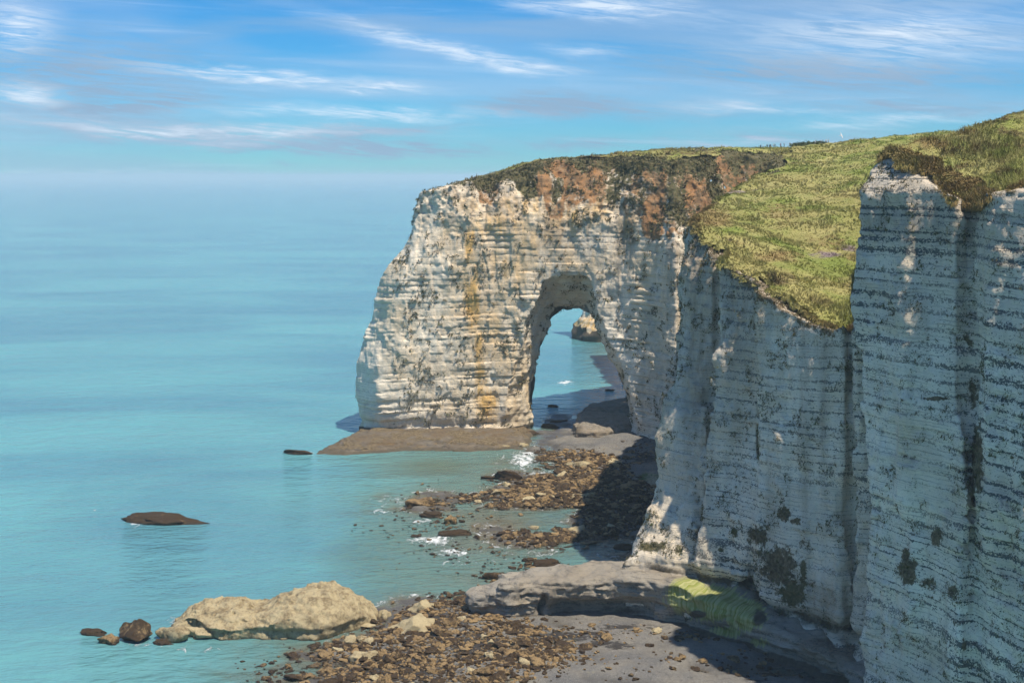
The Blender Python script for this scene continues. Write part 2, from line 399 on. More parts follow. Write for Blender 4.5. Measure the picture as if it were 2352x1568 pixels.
def beach_material():
    m, t, b = new_mat('shingle_and_sand')
    p = t.node('ShaderNodeNewGeometry').outputs['Position']; x, y, z = t.sep(p)
    n1 = t.noise(p, 0.12, 5, 0.6); n2 = t.noise(p, 1.5, 6, 0.75); n3 = t.noise(p, 7, 3, 0.7)
    c = t.mix(t.ramp(n1, 0.35, 0.65), (0.105, 0.102, 0.098), (0.165, 0.150, 0.125))
    c = t.mix(t.m('MULTIPLY', t.ramp(n3, 0.45, 0.75), 0.75), c, (0.38, 0.365, 0.33))
    c = t.mix(t.m('MULTIPLY', t.ramp(n2, 0.5, 0.68), 0.6), c, (0.06, 0.058, 0.055))
    wv = t.noise(t.comb(t.m('ADD', x, t.m('MULTIPLY', y, 0.6)), t.m('MULTIPLY', y, 2.0), 0.0), 0.35, 6, 0.7, 1.2)
    c = t.mix(t.m('MULTIPLY', t.ramp(t.m('ADD', t.attr('weed'), t.m('MULTIPLY', t.m('SUBTRACT', wv, 0.5), 1.6)), 0.45, 0.62), 0.9), c, (0.026, 0.022, 0.020))
    c = t.mix(t.ramp(t.m('ADD', t.attr('green'), t.m('MULTIPLY', t.m('SUBTRACT', n2, 0.5), 1.4)), 0.42, 0.62), c, (0.075, 0.105, 0.022))
    c = t.mix(t.ramp(t.m('ADD', t.attr('pale'), t.m('MULTIPLY', t.m('SUBTRACT', n2, 0.5), 1.2)), 0.42, 0.7), c, (0.36, 0.32, 0.21))
    wet = t.ramp(t.m('ADD', z, t.m('MULTIPLY', t.m('SUBTRACT', n1, 0.5), 0.8)), 0.9, 0.15)
    c = t.mix(t.m('MULTIPLY', wet, 0.65), c, (0.055, 0.048, 0.038))
    t.l.new(c, b.inputs['Base Color'])
    t.put(b.inputs['Roughness'], t.m('SUBTRACT', 0.9, t.m('MULTIPLY', wet, 0.5)))
    bump(t, b, t.m('ADD', t.m('MULTIPLY', n2, 0.6), t.m('MULTIPLY', n3, 0.5)), 0.8, 0.2)
    return m
MAT_BEACH = beach_material()

def water_material():
    m, t, b = new_mat('sea_water')
    p = t.node('ShaderNodeNewGeometry').outputs['Position']; x, y, z = t.sep(p)
    dp = t.attr('shallow'); foam = t.attr('foam'); silt = t.attr('silt')
    big = t.noise(t.comb(t.m('MULTIPLY', x, 0.5), y, 0.0), 0.010, 4, 0.55, 0.6)
    med = t.noise(t.comb(t.m('MULTIPLY', x, 0.35), y, 0.0), 0.05, 5, 0.6)
    c = t.mix(t.ramp(big, 0.36, 0.66), (0.080, 0.228, 0.280), (0.125, 0.345, 0.355))
    c = t.mix(t.m('MULTIPLY', t.ramp(med, 0.35, 0.7), 0.35), c, (0.120, 0.330, 0.350))
    c = t.mix(dp, c, (0.085, 0.135, 0.100))
    c = t.mix(silt, c, (0.120, 0.100, 0.068))
    # foam: broken lacy patches
    f1 = t.noise(t.comb(x, t.m('MULTIPLY', y, 0.6), 0.0), 0.5, 6, 0.7, 1.2)
    fm = t.ramp(t.m('ADD', t.m('MULTIPLY', foam, 0.85), t.m('MULTIPLY', t.m('SUBTRACT', f1, 0.5), 2.4)), 0.42, 0.98)
    fm = t.m('MULTIPLY', fm, t.ramp(foam, 0.05, 0.35))
    cap = t.ramp(t.noise(t.comb(t.m('MULTIPLY', x, 0.35), y, 3.0), 0.22, 4, 0.6), 0.775, 0.82)
    fm = t.m('MAXIMUM', fm, t.m('MULTIPLY', cap, 0.0))
    c = t.mix(fm, c, (0.80, 0.82, 0.82))
    t.l.new(c, b.inputs['Base Color'])
    t.put(b.inputs['Roughness'], t.m('ADD', 0.12, t.m('MULTIPLY', fm, 0.7)))
    b.inputs['IOR'].default_value = 1.333
    try: b.inputs['Specular IOR Level'].default_value = 0.5
    except Exception: pass
    wx = t.comb(t.m('ADD', t.m('MULTIPLY', x, 0.55), t.m('MULTIPLY', y, 0.12)), t.m('ADD', y, t.m('MULTIPLY', x, -0.18)), 0.0)
    w1 = t.noise(wx, 0.16, 3, 0.55, 0.5); w2 = t.noise(wx, 0.6, 4, 0.6, 0.3); w3 = t.noise(wx, 0.045, 2, 0.5)
    h = t.m('ADD', t.m('ADD', t.m('MULTIPLY', w1, 1.5), t.m('MULTIPLY', w2, 0.75)), t.m('MULTIPLY', w3, 2.2))
    calm = t.m('SUBTRACT', 1.0, t.m('MULTIPLY', t.attr('calm'), 0.82))
    h = t.m('MULTIPLY', h, calm)
    h = t.m('ADD', h, t.m('MULTIPLY', fm, 0.25))
    bump(t, b, h, 1.0, 1.0)
    return m
MAT_WATER = water_material()

def grass_material(name='meadow_grass'):
    m, t, b = new_mat(name)
    p = t.node('ShaderNodeNewGeometry').outputs['Position']; x, y, z = t.sep(p)
    n1 = t.noise(p, 0.07, 5, 0.6, 0.5); n2 = t.noise(p, 0.35, 5, 0.65); n3 = t.noise(p, 2.5, 5, 0.7)
    tn = t.attr('tint')
    g = t.mix(t.ramp(n1, 0.36, 0.62), (0.200, 0.240, 0.050), (0.380, 0.340, 0.130))
    g = t.mix(t.m('MULTIPLY', t.ramp(n2, 0.4, 0.66), 0.45), g, (0.115, 0.150, 0.032))
    g = t.mix(t.ramp(t.m('ADD', t.attr('dry'), t.m('MULTIPLY', t.m('SUBTRACT', n2, 0.5), 1.1)), 0.35, 0.8), g, t.mix(n3, (0.17, 0.105, 0.042), (0.33, 0.245, 0.105)))
    g = t.mix(t.ramp(t.m('ADD', t.attr('dark'), t.m('MULTIPLY', t.m('SUBTRACT', n2, 0.5), 1.3)), 0.40, 0.75), g, t.mix(t.ramp(n3, .35, .65), (0.085, 0.070, 0.032), (0.175, 0.125, 0.058)))
    g = t.mix(t.ramp(t.m('ADD', t.attr('mauve'), t.m('MULTIPLY', t.m('SUBTRACT', n2, 0.5), 1.2)), 0.45, 0.8), g, (0.22, 0.165, 0.16))
    g = t.mix(t.m('MULTIPLY', t.ramp(n3, 0.5, 0.75), 0.2), g, (0.07, 0.085, 0.025))
    g = t.mix(t.m('MULTIPLY', t.ramp(t.noise(p, 0.035, 5, 0.6, 0.8), 0.42, 0.62), 0.55), g, (0.33, 0.27, 0.105))
    sc = t.m('ADD', 0.80, t.m('MULTIPLY', tn, 0.40))
    g = t.mix(1.0, g, t.comb(sc, sc, sc), 'MULTIPLY')
    t.l.new(g, b.inputs['Base Color'])
    try: b.inputs['Specular IOR Level'].default_value = 0.1
    except Exception: pass
    bump(t, b, t.m('ADD', n3, t.m('MULTIPLY', n2, 1.5)), 0.8, 0.4)
    return m
MAT_GRASS = grass_material()

def flat_mat(name, col, rough=0.8, var=0.3, scale=3.0):
    m, t, b = new_mat(name)
    p = t.node('ShaderNodeNewGeometry').outputs['Position']
    c = t.mix(t.ramp(t.noise(p, scale, 4, 0.6), 0.3, 0.7), col, tuple(q * (1 - var) for q in col))
    t.l.new(c, b.inputs['Base Color']); b.inputs['Roughness'].default_value = rough
    return m

# ------------------------------------------------------------------ the land: outline at several heights
LEV = [-4, 0, 5, 9, 14, 22, 30, 36, 42, 48, 54, 60, 66, 72, 78, 86, 96]
def K(*keys): return keys               # (z, x, y) keys of one outline point
def HB(x, y, back=1.0, s=0.0):          # a point of the headland's sea face: upright chalk, then a slope leaning back
    return K((0, x, y), (58, x + s, y + 0.6), (66, x + s, y + 1.6 * back), (72, x + s, y + 4 * back), (80, x + s, y + 9.5 * back), (86, x + s, y + 15 * back), (92, x + s, y + 22 * back))
OUT = [
    K((0, 160, 520)), K((0, 160, 600)), K((0, 60, 600)), K((0, 66, 470)), K((0, 40, 444)), K((0, 12, 438)),
    K((0, -30, 432), (60, -22, 432), (80, -12, 430)),
    K((0, -45, 421), (24, -46, 421), (48, -37, 420), (60, -28, 420), (78, -23, 420)),
    K((0, -48, 409), (12, -48.8, 409), (24, -49.2, 409), (30, -46.5, 409), (36, -43.2, 409), (42, -42, 409), (48, -40.4, 409), (54, -36, 409), (60, -30.6, 409), (66, -28.8, 409), (72, -27, 409), (78, -25.8, 410)),
    K((0, -40, 401.5), (24, -41, 401.5), (36, -36, 402), (48, -34, 402.5), (60, -26.5, 403), (78, -22, 405)),
    HB(-20, 401.0, 0.7), HB(-8, 401.5, 0.9), HB(2, 402.5), HB(18, 401.5), HB(34, 397, 1.0), HB(48, 383, 1.0), HB(60, 388, 1.0), HB(70, 397, 1.0), 
    K((0, 80, 406), (70, 82, 408), (90, 86, 416)), K((0, 80, 392), (80, 80, 394)), K((0, 70, 374), (80, 70, 376)), K((0, 57, 350)), K((0, 49, 328)), K((0, 43, 305)),
    K((0, 37, 288), (22, 38, 290), (70, 40, 294)),
    K((0, 19, 239), (8, 18.8, 238), (12, 23.6, 243), (18, 28.6, 246), (31, 28.6, 251), (40, 32.2, 254), (60, 32.8, 258), (72, 36.4, 266)),   # B1 left
    K((0, 25, 236), (8, 25, 236.5), (12, 28, 239), (18, 31.4, 241), (31, 32.0, 245), (45, 34.8, 249), (60, 35.4, 252), (72, 38.2, 258)),
    K((0, 31, 234), (9, 31.6, 235), (18, 35.2, 238), (31, 36.0, 240.5), (60, 38.0, 246), (72, 40, 251)),                                     # B1 right
    K((0, 32, 234), (9, 32.8, 235.5), (18, 37.2, 242.5), (31, 38.4, 245.5), (60, 40.2, 251)),                                                # cleft
    K((0, 31, 231), (9, 31.6, 232), (18, 35.0, 234.5), (31, 35.8, 236.5), (60, 37.4, 241)),                                                  # B2 left
    K((0, 36, 229), (9, 36.6, 230), (18, 39.4, 231), (31, 40, 232.5), (60, 41, 236)),
    K((0, 40, 226.5), (9, 40.4, 227), (22, 42.6, 228.5), (60, 44.0, 231.5)),                                                                 # B2 right
    K((0, 41.5, 227.5), (9, 42.6, 230), (22, 45.4, 233), (60, 46.6, 236.5)),                                                                   # cleft
    K((0, 41.0, 222.5), (9, 41.4, 223), (22, 42.4, 224.5), (60, 43.4, 227.5)),                                                               # B3 left
    K((0, 45.2, 218.5), (9, 45.8, 219), (22, 46.6, 220), (60, 47.2, 223)),
    K((0, 49.0, 214.5), (9, 49.6, 215), (22, 50.6, 215.5), (60, 51.2, 218)),
    K((0, 52.6, 209.5), (9, 53.0, 209.8), (22, 53.4, 210.5), (50, 53.8, 212.5)),                                                             # B3 right
    K((0, 54.6, 210), (9, 55.4, 212), (22, 56, 213.5), (50, 56.6, 216)),                                                               # cleft
    K((0, 54.4, 206.6), (9, 54.8, 207), (22, 55.0, 207.6), (50, 55.6, 209)),
    K((0, 57.6, 204.6), (9, 58, 205), (22, 58.4, 205.6), (50, 59, 207)),
    K((0, 60, 203.5), (22, 61.5, 205), (50, 63, 208)),
    K((0, 56.5, 199.5), (60, 57.5, 203)),
    K((0, 52.5, 197), (56, 53.4, 197.5), (61, 52.0, 197.5), (78, 51.6, 197.5), (84, 55, 201)),                                             # near promontory, left corner
    K((0, 55, 190), (60, 55.6, 191.5), (78, 55.4, 193), (88, 58, 199)),
    K((0, 58.4, 183), (60, 59.0, 184.5), (78, 59.2, 186.5), (88, 63, 196)),
    K((0, 61.2, 177), (60, 62.0, 179), (78, 62.4, 181), (88, 66, 194)),
    K((0, 64.0, 180.5), (40, 64.0, 181.5), (60, 64.2, 182), (78, 64.4, 185), (88, 68, 195)),                                                       # gully
    K((0, 62.6, 173), (60, 63.4, 174.5), (78, 63.8, 177.5), (88, 67, 190)),
    K((0, 66.5, 167), (60, 67.2, 168.5), (78, 67.6, 171), (88, 71, 184)),
    K((0, 75, 156), (60, 75.6, 157), (88, 79, 170)),
    K((0, 95, 140)), K((0, 160, 130)),
]
def outline(z):
    pts = []
    for k in OUT:
        zs = [q[0] for q in k]; pts.append((np.interp(z, zs, [q[1] for q in k]), np.interp(z, zs, [q[2] for q in k])))
    return pts
LAND = Loft(LEV, [outline(z) for z in LEV], (-80, 130), (165, 560), 1.0)

# the sea arch: opening profile (x, z) at several depths
AX = [398, 404, 412, 418, 428, 436, 446]
ARCH = Loft(AX, [
    [(-5.5, -8), (-4.5, 3), (-1.5, 18), (3, 34), (8.5, 48.0), (12, 49.5), (22, 50.2), (25.5, 48.5), (26.5, 38), (30, 28), (34, 21), (37, 12), (37, -8)],
    [(-3.5, -8), (-3.0, 4), (0.5, 18), (4.5, 34), (9.0, 46.5), (13, 48.5), (22, 48.8), (25.5, 46.5), (26.2, 36), (29.5, 27), (33.5, 20), (36.5, 12), (37, -8)],
    [(4.5, -8), (4.8, 4), (5.5, 17), (7.5, 29), (9.8, 39), (14, 42.5), (22, 43), (25.6, 41), (26.3, 34), (30, 26), (34.3, 19), (36.5, 12), (37, -8)],
    [(6.5, -8), (6.4, 6), (7.4, 18), (9.2, 26), (12, 34), (16.5, 37.2), (22, 37.8), (25.2, 36), (26.6, 33), (30.2, 26), (34.6, 18), (36.6, 10), (37.5, -8)],
    [(6, -8), (6, 6), (7, 18), (9, 26), (12, 33.2), (16.5, 36.6), (22, 37.4), (26, 36), (27.6, 33), (31.5, 26), (36, 18), (38, 10), (38, -8)],
    [(2, -8), (3, 6), (5, 18), (7, 28), (11, 37), (17, 40), (26, 40.5), (31, 38), (35, 30), (39, 20), (41, 10), (42, -8)],
    [(-4, -8), (-2, 6), (1, 18), (4, 30), (9, 42), (17, 46), (30, 46), (36, 42), (40, 30), (44, 20), (46, 10), (46, -8)]],
    (-30, -10), (70, 75), 0.5)

# top surface by thin-plate interpolation
TOPP = np.array([
    (-27, 410, 75.6), (-22, 418, 77), (-15, 414, 79.2), (-4, 415, 80.8), (3, 416, 83.2), (9, 418, 85.0), (30, 416, 86.0), (52, 412, 87.0), (70, 422, 88.5), (75, 440, 89.0), (20, 430, 86), (-10, 428, 80),
    (91, 470, 89.6), (120, 462, 92.0), (145, 470, 94.5), (110, 520, 90), (150, 540, 92), (60, 520, 86),
    (39.5, 285, 70.8), (49, 332, 73.0), (58, 352, 76.0), (71, 380, 81.2), (82, 402, 84.5),
    (37, 268, 70.4), (39.6, 250, 65.6), (44, 236, 62.4), (49, 224, 58.4), (53.5, 215.5, 55.2), (57.5, 210.5, 57.6), (50, 262, 66.2), (60, 232, 59.5),
    (80, 290, 70.8), (80, 330, 75.2), (66, 245, 61.5), (60, 275, 66.0), (100, 380, 84.0), (118, 430, 89.4), (145, 430, 93.0), (110, 330, 79), (130, 300, 80), (96, 250, 70),
    (51.6, 197, 77.6), (55.5, 193, 79.6), (58, 189, 80.6), (60, 186, 79.4), (62.4, 181, 78.0), (64.4, 185, 77.0), (64, 178, 77.8), (67.5, 172, 79.0), (75, 162, 80.0), (82, 155, 81),
    (56, 204, 80.6), (66, 208, 82.4), (74, 214, 84.6), (84, 216, 88.2), (100, 215, 93), (120, 210, 100), (75, 198, 83.8), (70, 185, 80.8), (80, 180, 84), (100, 170, 88),
    (64, 211, 72), (74, 224, 74), (88, 232, 78), (110, 240, 84), (150, 240, 92), (150, 350, 86)], float)
def tps_fit(p):
    n = len(p); d = np.hypot(p[:, None, 0] - p[None, :, 0], p[:, None, 1] - p[None, :, 1])
    k = np.where(d > 0, d * d * np.log(d + 1e-9), 0) + np.eye(n) * 4.0
    q = np.hstack([np.ones((n, 1)), p[:, :2]])
    A = np.block([[k, q], [q.T, np.zeros((3, 3))]]); return np.linalg.solve(A, np.concatenate([p[:, 2], np.zeros(3)]))
TW = tps_fit(TOPP)
TGX, TGY = np.arange(-80, 170, 1.5), np.arange(130, 560, 1.5)
def _tps(x, y):
    s = TW[-3] + TW[-2] * x + TW[-1] * y
    for i in range(len(TOPP)):
        d2 = (x - TOPP[i, 0]) ** 2 + (y - TOPP[i, 1]) ** 2
        s = s + TW[i] * 0.5 * d2 * np.log(d2 + 1e-9)
    return s
_tx, _ty = np.meshgrid(TGX, TGY, indexing='ij'); TG = _tps(_tx, _ty)
def ztop(x, y):
    fx = np.clip((x - TGX[0]) / 1.5, 0, len(TGX) - 1.001); fy = np.clip((y - TGY[0]) / 1.5, 0, len(TGY) - 1.001)
    i = fx.astype(int); j = fy.astype(int); fx = fx - i; fy = fy - j
    return (TG[i, j] * (1 - fx) + TG[i + 1, j] * fx) * (1 - fy) + (TG[i, j + 1] * (1 - fx) + TG[i + 1, j + 1] * fx) * fy

# chalk beds
_th = rng.choice([0.7, 1.0, 1.3, 1.6, 1.9, 2.4, 2.9], 90) * rng.uniform(.85, 1.15, 90); BZ = np.concatenate([[-8], -8 + np.cumsum(_th)]); BR = rng.uniform(-1, 1, 100).astype(np.float32)
def bed_coord(x, y, z):
    w = z + 0.010 * (y - 300) + 0.9 * noi(x, y, z * 0.2, 60, A=FS, off=2)
    return np.interp(w, BZ, np.arange(len(BZ))).astype(np.float32)
def land_base(x, y, z):
    d = LAND(x, y, z)
    d = np.where(y > 386, np.maximum(d, -ARCH(x, z, y)), d)
    # wave-cut notch along the foot
    return np.maximum(d, (z - ztop(x, y)) * 0.85)
def land_sdf(x, y, z):
    d = LAND(x, y, z)
    far = sstep(360, 392, y)
    hi = sstep(58, 74, z)
    # vertical ribs and hollows, then smaller lumps
    rib = noi(x, y, z, 26, 26, 150, A=FS, off=1)
    d = d + 0.8 * rib * (0.5 + 0.5 * far)
    spur = noi(x, y, z, 17, 30, 60, A=FS, off=9)
    d = d + far * hi * (3.4 * np.minimum(np.abs(spur), 1.3) - 2.0)
    d = d + 0.55 * (1 - far) * noi(x, y, z, 8, 8, 90, A=FS, off=25)
    d = d + (0.36 - 0.14 * far) * noi(x, y, z, 9, 9, 22, off=3) + (0.15 - 0.06 * far + 0.34 * far * hi) * noi(x, y, z, 3.2, 3.2, 3.2, off=5)
    T = bed_coord(x, y, z); i = np.floor(T).astype(int); fr = T - i
    d = d - (0.16 + 0.10 * far) * np.clip(np.round(noi(x, y, i * 2.3, 11, 11, 14, off=12) * 1.6) / 1.6, -1.5, 1.5) * (1 - hi * far * 0.7)
    d = d - 0.45 * far * np.clip(np.round(noi(x, y, z, 20, 20, 60, A=FS, off=18) * 1.3) / 1.3, -1.5, 1.5)
    e = np.minimum(fr, 1 - fr)
    rough = 0.7 + 0.5 * noi(x, y, z, 14, off=6)
    lens = np.clip(0.55 + 0.75 * noi(x, y, i * 9.7, 16, 16, 40, off=17), 0.0, 1.5)      # how sharply each bed is undercut, varying along it
    d = d + ((0.13 + 0.05 * far) * BR[np.clip(i, 0, 99)] + (0.11 + 0.15 * far) * lens * np.exp(-(e / (0.09 + 0.05 * far)) ** 2) - 0.05) * np.clip(rough, 0.2, 1.6) * (1 - 0.85 * far * hi)
    # notch cut by the waves
    nz = 5.5 + 3.0 * sstep(270, 240, y) * sstep(222, 236, y) + 0.8 * sstep(236, 222, y) - 2.0 * far
    nt = np.exp(-((z - nz) / 1.5) ** 2) * (0.5 + 0.4 * far + 2.4 * sstep(238, 230, y) * sstep(200, 206, y))
    d = d + nt
    if y.max() > 386:
        d = np.where(y > 386, np.maximum(d, -(ARCH(x, z, y) + 0.5 * noi(x, y, z, 9, off=8) + 0.24 * np.exp(-(e / 0.16) ** 2))), d)
    top = z - ztop(x, y) + np.where(y < 386, 1.0, 0.5) + 0.35 * noi(x, y, z * 0, 12, off=4)
    return np.maximum(d, top * 0.9)

def vnormals(V, Q):
    a, b, c, d = (V[Q[:, i]] for i in range(4))
    n = np.cross(c - a, d - b); N = np.zeros_like(V)
    for i in range(4): np.add.at(N, Q[:, i], n)
    return N / (np.linalg.norm(N, axis=1, keepdims=True) + 1e-9)

ORANGE = [(1080, 560, 16, 60, .9), (1085, 690, 22, 90, 1.0), (1100, 800, 14, 90, .7), (1120, 930, 28, 50, 1.0), (1105, 880, 18, 60, .8), (1190, 470, 90, 40, .6), (1150, 520, 90, 50, .55), (1240, 560, 110, 60, .42), (1320, 500, 80, 50, .65), (1180, 620, 120, 110, .42),
          (1080, 475, 40, 30, .5), (1380, 470, 40, 60, .6), (1150, 760, 90, 180, .38), (1190, 880, 80, 110, .34), (1300, 600, 120, 60, .35), (1480, 640, 60, 120, .25), (1020, 560, 80, 120, .26), (1100, 620, 180, 220, .30), (960, 800, 120, 200, .16), (1050, 900, 160, 120, .2), (1440, 520, 30, 60, .5), (1010, 1010, 220, 16, .35)]
BROWN = [(1600, 820, 46, 330, .65), (1690, 760, 50, 160, .55), (1965, 560, 40, 120, .35), (1850, 1000, 14, 300, .3), (1950, 900, 16, 300, .3), (1420, 620, 7, 130, .85), (1440, 540, 16, 50, .7), (1572, 600, 12, 90, .5), (1600, 640, 50, 100, .45), (1500, 900, 70, 60, .55), (1470, 940, 40, 40, .5), (1560, 800, 20, 200, .35), (1600, 1000, 40, 300, .30), (1690, 900, 35, 260, .28),
         (1300, 560, 60, 50, .35), (2100, 520, 80, 60, .35), (2000, 520, 40, 60, .35), (1890, 960, 10, 200, .35), (1640, 760, 12, 160, .3), (1770, 1180, 14, 160, .35), (1900, 1380, 90, 60, .45), (2080, 700, 60, 120, .2)]
MOSS = [(1800, 1180, 22, 26, .9), (1740, 1230, 34, 40, .8), (1790, 1300, 60, 60, .95), (1700, 1200, 12, 20, .6), (1830, 1195, 22, 14, .8), (1850, 1250, 30, 30, .6), (2245, 1050, 20, 120, .9), (2235, 900, 22, 60, .7), (2230, 1130, 22, 60, .8), (2225, 780, 20, 50, .6),
        (2085, 1310, 30, 45, 1.0), (2080, 1275, 14, 30, .9), (2150, 1235, 22, 34, .8), (2130, 1340, 40, 22, .7), (2190, 1360, 34, 26, .7), (2200, 1430, 20, 20, .6), (2215, 1480, 16, 60, .5), (2150, 915, 50, 8, .8), (2190, 705, 30, 20, .6), (1905, 720, 40, 30, .5), (1100, 430, 20, 10, .5), (1030, 900, 40, 60, .28), (1080, 930, 50, 40, .3)]
GREENV = [(1500, 1255, 50, 16, .9), (1560, 1260, 14, 22, .8), (1685, 1222, 14, 18, .9), (1820, 1360, 40, 40, 1.0), (1790, 1330, 30, 30, .7), (1530, 1215, 10, 12, .6), (1740, 1270, 20, 14, .6), (1845, 1320, 14, 50, .8), (1655, 1262, 8, 7, .7), (1803, 1095, 8, 8, .7)]
def land_attrs(V, N):
    x, y, z = V[:, 0], V[:, 1], V[:, 2]; u, v = UV(x, y, z)
    far = sstep(360, 380, y)
    T = bed_coord(x, y, z)
    depth = ztop(x, y) - z
    spur = noi(x, y, z, 17, 30, 60, A=FS, off=9)
    chalkline = np.interp(x, [-30, -12, 2, 20, 40, 60, 90], [78, 75.5, 73, 69.5, 66.5, 66, 70]) + 9.0 * np.clip(0.42 - np.abs(spur), -.5, .42)
    above = z - chalkline
    gul = noi(x, y, z, 8, 14, 46, off=14)
    soil = far * sstep(-3, 2, above) * sstep(-24, -14, x) * (0.56 + 0.38 * gul)
    veg = far * sstep(-1, 6, above) * sstep(-20, -6, x) * (0.55 - 0.30 * gul) + far * sstep(5.0, 0.5, depth) * sstep(-24, -14, x) * 0.5 + far * sstep(35, 75, x) * sstep(-2, 5, above) * .22
    near_edge = (1 - far) * sstep(3.2, 0.3, depth) * 0.6
    m = {}
    m['bed'] = T
    m['stain'] = 1.35 * blob(u, v, ORANGE) * far
    m['brown'] = 0.16 * (1 - far) + blob(u, v, BROWN) * (0.55 + 0.45 * (1 - far)) + 0.20 * sstep(12, 2, depth) * (1 - far) + far * 0.5 * sstep(-18, 0, above) * np.clip(0.5 + 0.8 * noi(x, y, z, 5, 5, 60, off=19), 0, 1.2)
    m['soil'] = soil
    m['veg'] = np.maximum(veg, near_edge * 0.75) + 1.05 * blob(u, v, GREENV) * (1 - far)
    m['moss'] = np.maximum(blob(u, v, MOSS) * 0.95, (1 - far) * (0.60 * sstep(5.5, 1.0, depth) * sstep(205, 212, y) + 0.40 * sstep(2.5, 0.8, depth) * sstep(208, 200, y)))
    m['algae'] = np.zeros(len(V)); m['grey'] = np.zeros(len(V))
    m['wet'] = 0.95 * sstep(3.2, 0.8, z) + far * 0.4 * sstep(7, 3, z)* sstep(0.0, 0.6, -N[:, 2] + .2) + (1 - far) * 0.6 * np.exp(-((z - (6.2 + 2.8 * sstep(222, 238, y))) / 1.6) ** 2) * sstep(300, 250, y) * sstep(198, 206, y)  # wet foot, plus darkening along the wave notch and on downward faces
    m['flint'] = np.clip(0.95 - 0.45 * sstep(202, 212, y) - 0.35 * far + 0.25 * (1 - far) * noi(x, y, z, 25, off=16), 0, 1)
    return m

SITES = []
def scrub_sites(V, a):
    r = np.random.default_rng(len(V)); x, y, z = V[:, 0], V[:, 1], V[:, 2]; u, v = UV(x, y, z)
    vg = a['veg'] + 0.55 * noi(x, y, z, 4, off=33); ms = a['moss'] + 0.4 * noi(x, y, z, 4, off=34)
    k = ((vg > 0.55) | (ms > 0.62)) & (u > 900) & (u < 2400) & (v > 250) & (v < 1600)
    k &= r.random(len(V)) < np.where(y > 360, 0.16, 0.22)
    SITES.append(np.column_stack([V[k], np.where(vg[k] > 0.55, 0.75, 0.25)]))
def build_land():
    # far part (arch headland and cove) and near part (right-hand cliffs) at different grain
    Y1 = 300.0
    def fc(x, y, z):
        d = land_base(x, y, z); return np.where((LAND(x, y, z) < np.where((x < 90) & (y > 380), -15, -8)), -99.0, d)
    obs = []
    def piece(name, boxes):
        VV, QQ, n = [], [], 0
        for lo, hi, h in boxes:
            V, Q = nets(land_sdf, fc, lo, hi, h); VV.append(V); QQ.append(Q + n); n += len(V)
        V = np.concatenate(VV); Q = np.concatenate(QQ); a = land_attrs(V, vnormals(V, Q)); scrub_sites(V, a)
        obs.append(mesh_obj(name, V, Q, MAT_CHALK, attrs=a))
    piece('arch_headland', [((-56, 377.6, -3), (64, 417, 95), 0.31), ((-56, 415.8, -3), (96, 452, 95), 0.8), ((62.0, 377.6, -3), (96, 418, 95), 0.5)])
    piece('cove_cliff', [((36, Y1 - 1, -3), (96, 379, 95), 0.8)])
    V, Q = nets(land_sdf, fc, (16, 156, -3), (80, Y1, 95), 0.29)
    N = vnormals(V, Q); a = land_attrs(V, N); cen = V[Q].mean(1); scrub_sites(V, a)
    near = cen[:, 1] < 203.5 - 0.0 * cen[:, 0]
    near &= ~((cen[:, 2] < 20) & (cen[:, 0] < 52.0))
    for name, keep in (('near_promontory_cliff', near), ('buttressed_cliff', ~near)):
        v, q, us = compact(V, Q, keep); obs.append(mesh_obj(name, v, q, MAT_CHALK, attrs={k: x[us] for k, x in a.items()}))
    for o in obs: tag(o, kind='structure')
    return obs
LAND_OBS = build_land()
tag(LAND_OBS[0], 'white banded chalk headland pierced by a tall sea arch, orange soil along its top', 'cliff')
tag(LAND_OBS[1], 'hidden chalk cliff wall of the cove behind the pale buttresses', 'cliff')
tag(LAND_OBS[2], 'near chalk promontory with dark flint bands at the right edge of the view', 'cliff')
tag(LAND_OBS[3], 'shaded grey chalk cliff with upright buttresses below the grassy slope', 'cliff')

def scrub_material():
    m, t, b = new_mat('cliff_scrub')
    p = t.node('ShaderNodeNewGeometry').outputs['Position']; tn = t.attr('tint')
    c = t.mix(tn, (0.150, 0.112, 0.062), (0.100, 0.112, 0.042)); c = t.mix(t.ramp(t.noise(p, 1.2, 4, .6), .35, .7), c, (0.16, 0.135, 0.065))
    t.l.new(c, b.inputs['Base Color']); return m
def build_scrub():
    S = np.concatenate(SITES); n = len(S); r = np.random.default_rng(4); nb = 5; VV, TT = [], []
    for k in range(nb):
        p = S[:, :3] + r.normal(0, .18, (n, 3)); w = r.uniform(.10, .30, (n, 1)) * (S[:, 1:2] / 320)
        a = p + r.normal(0, 1, (n, 3)) * w; c = p + r.normal(0, 1, (n, 3)) * w; c[:, 2] += r.uniform(.0, .45, n); c[:, 1] -= r.uniform(0, .25, n)
        VV.append(np.stack([p, a, c], 1)); TT.append(np.repeat(np.clip(S[:, 3] + r.normal(0, .3, n), 0, 1), 3))
    V = np.concatenate(VV).reshape(-1, 3)
    o = mesh_obj('cliff_scrub', V, np.arange(len(V)).reshape(-1, 3), scrub_material(), smooth=False, attrs={'tint': np.concatenate(TT)})
    tag(o, 'low dark scrub clinging to the soil and ledges of the cliffs', 'scrub', kind='stuff'); print('scrub', n)
build_scrub()

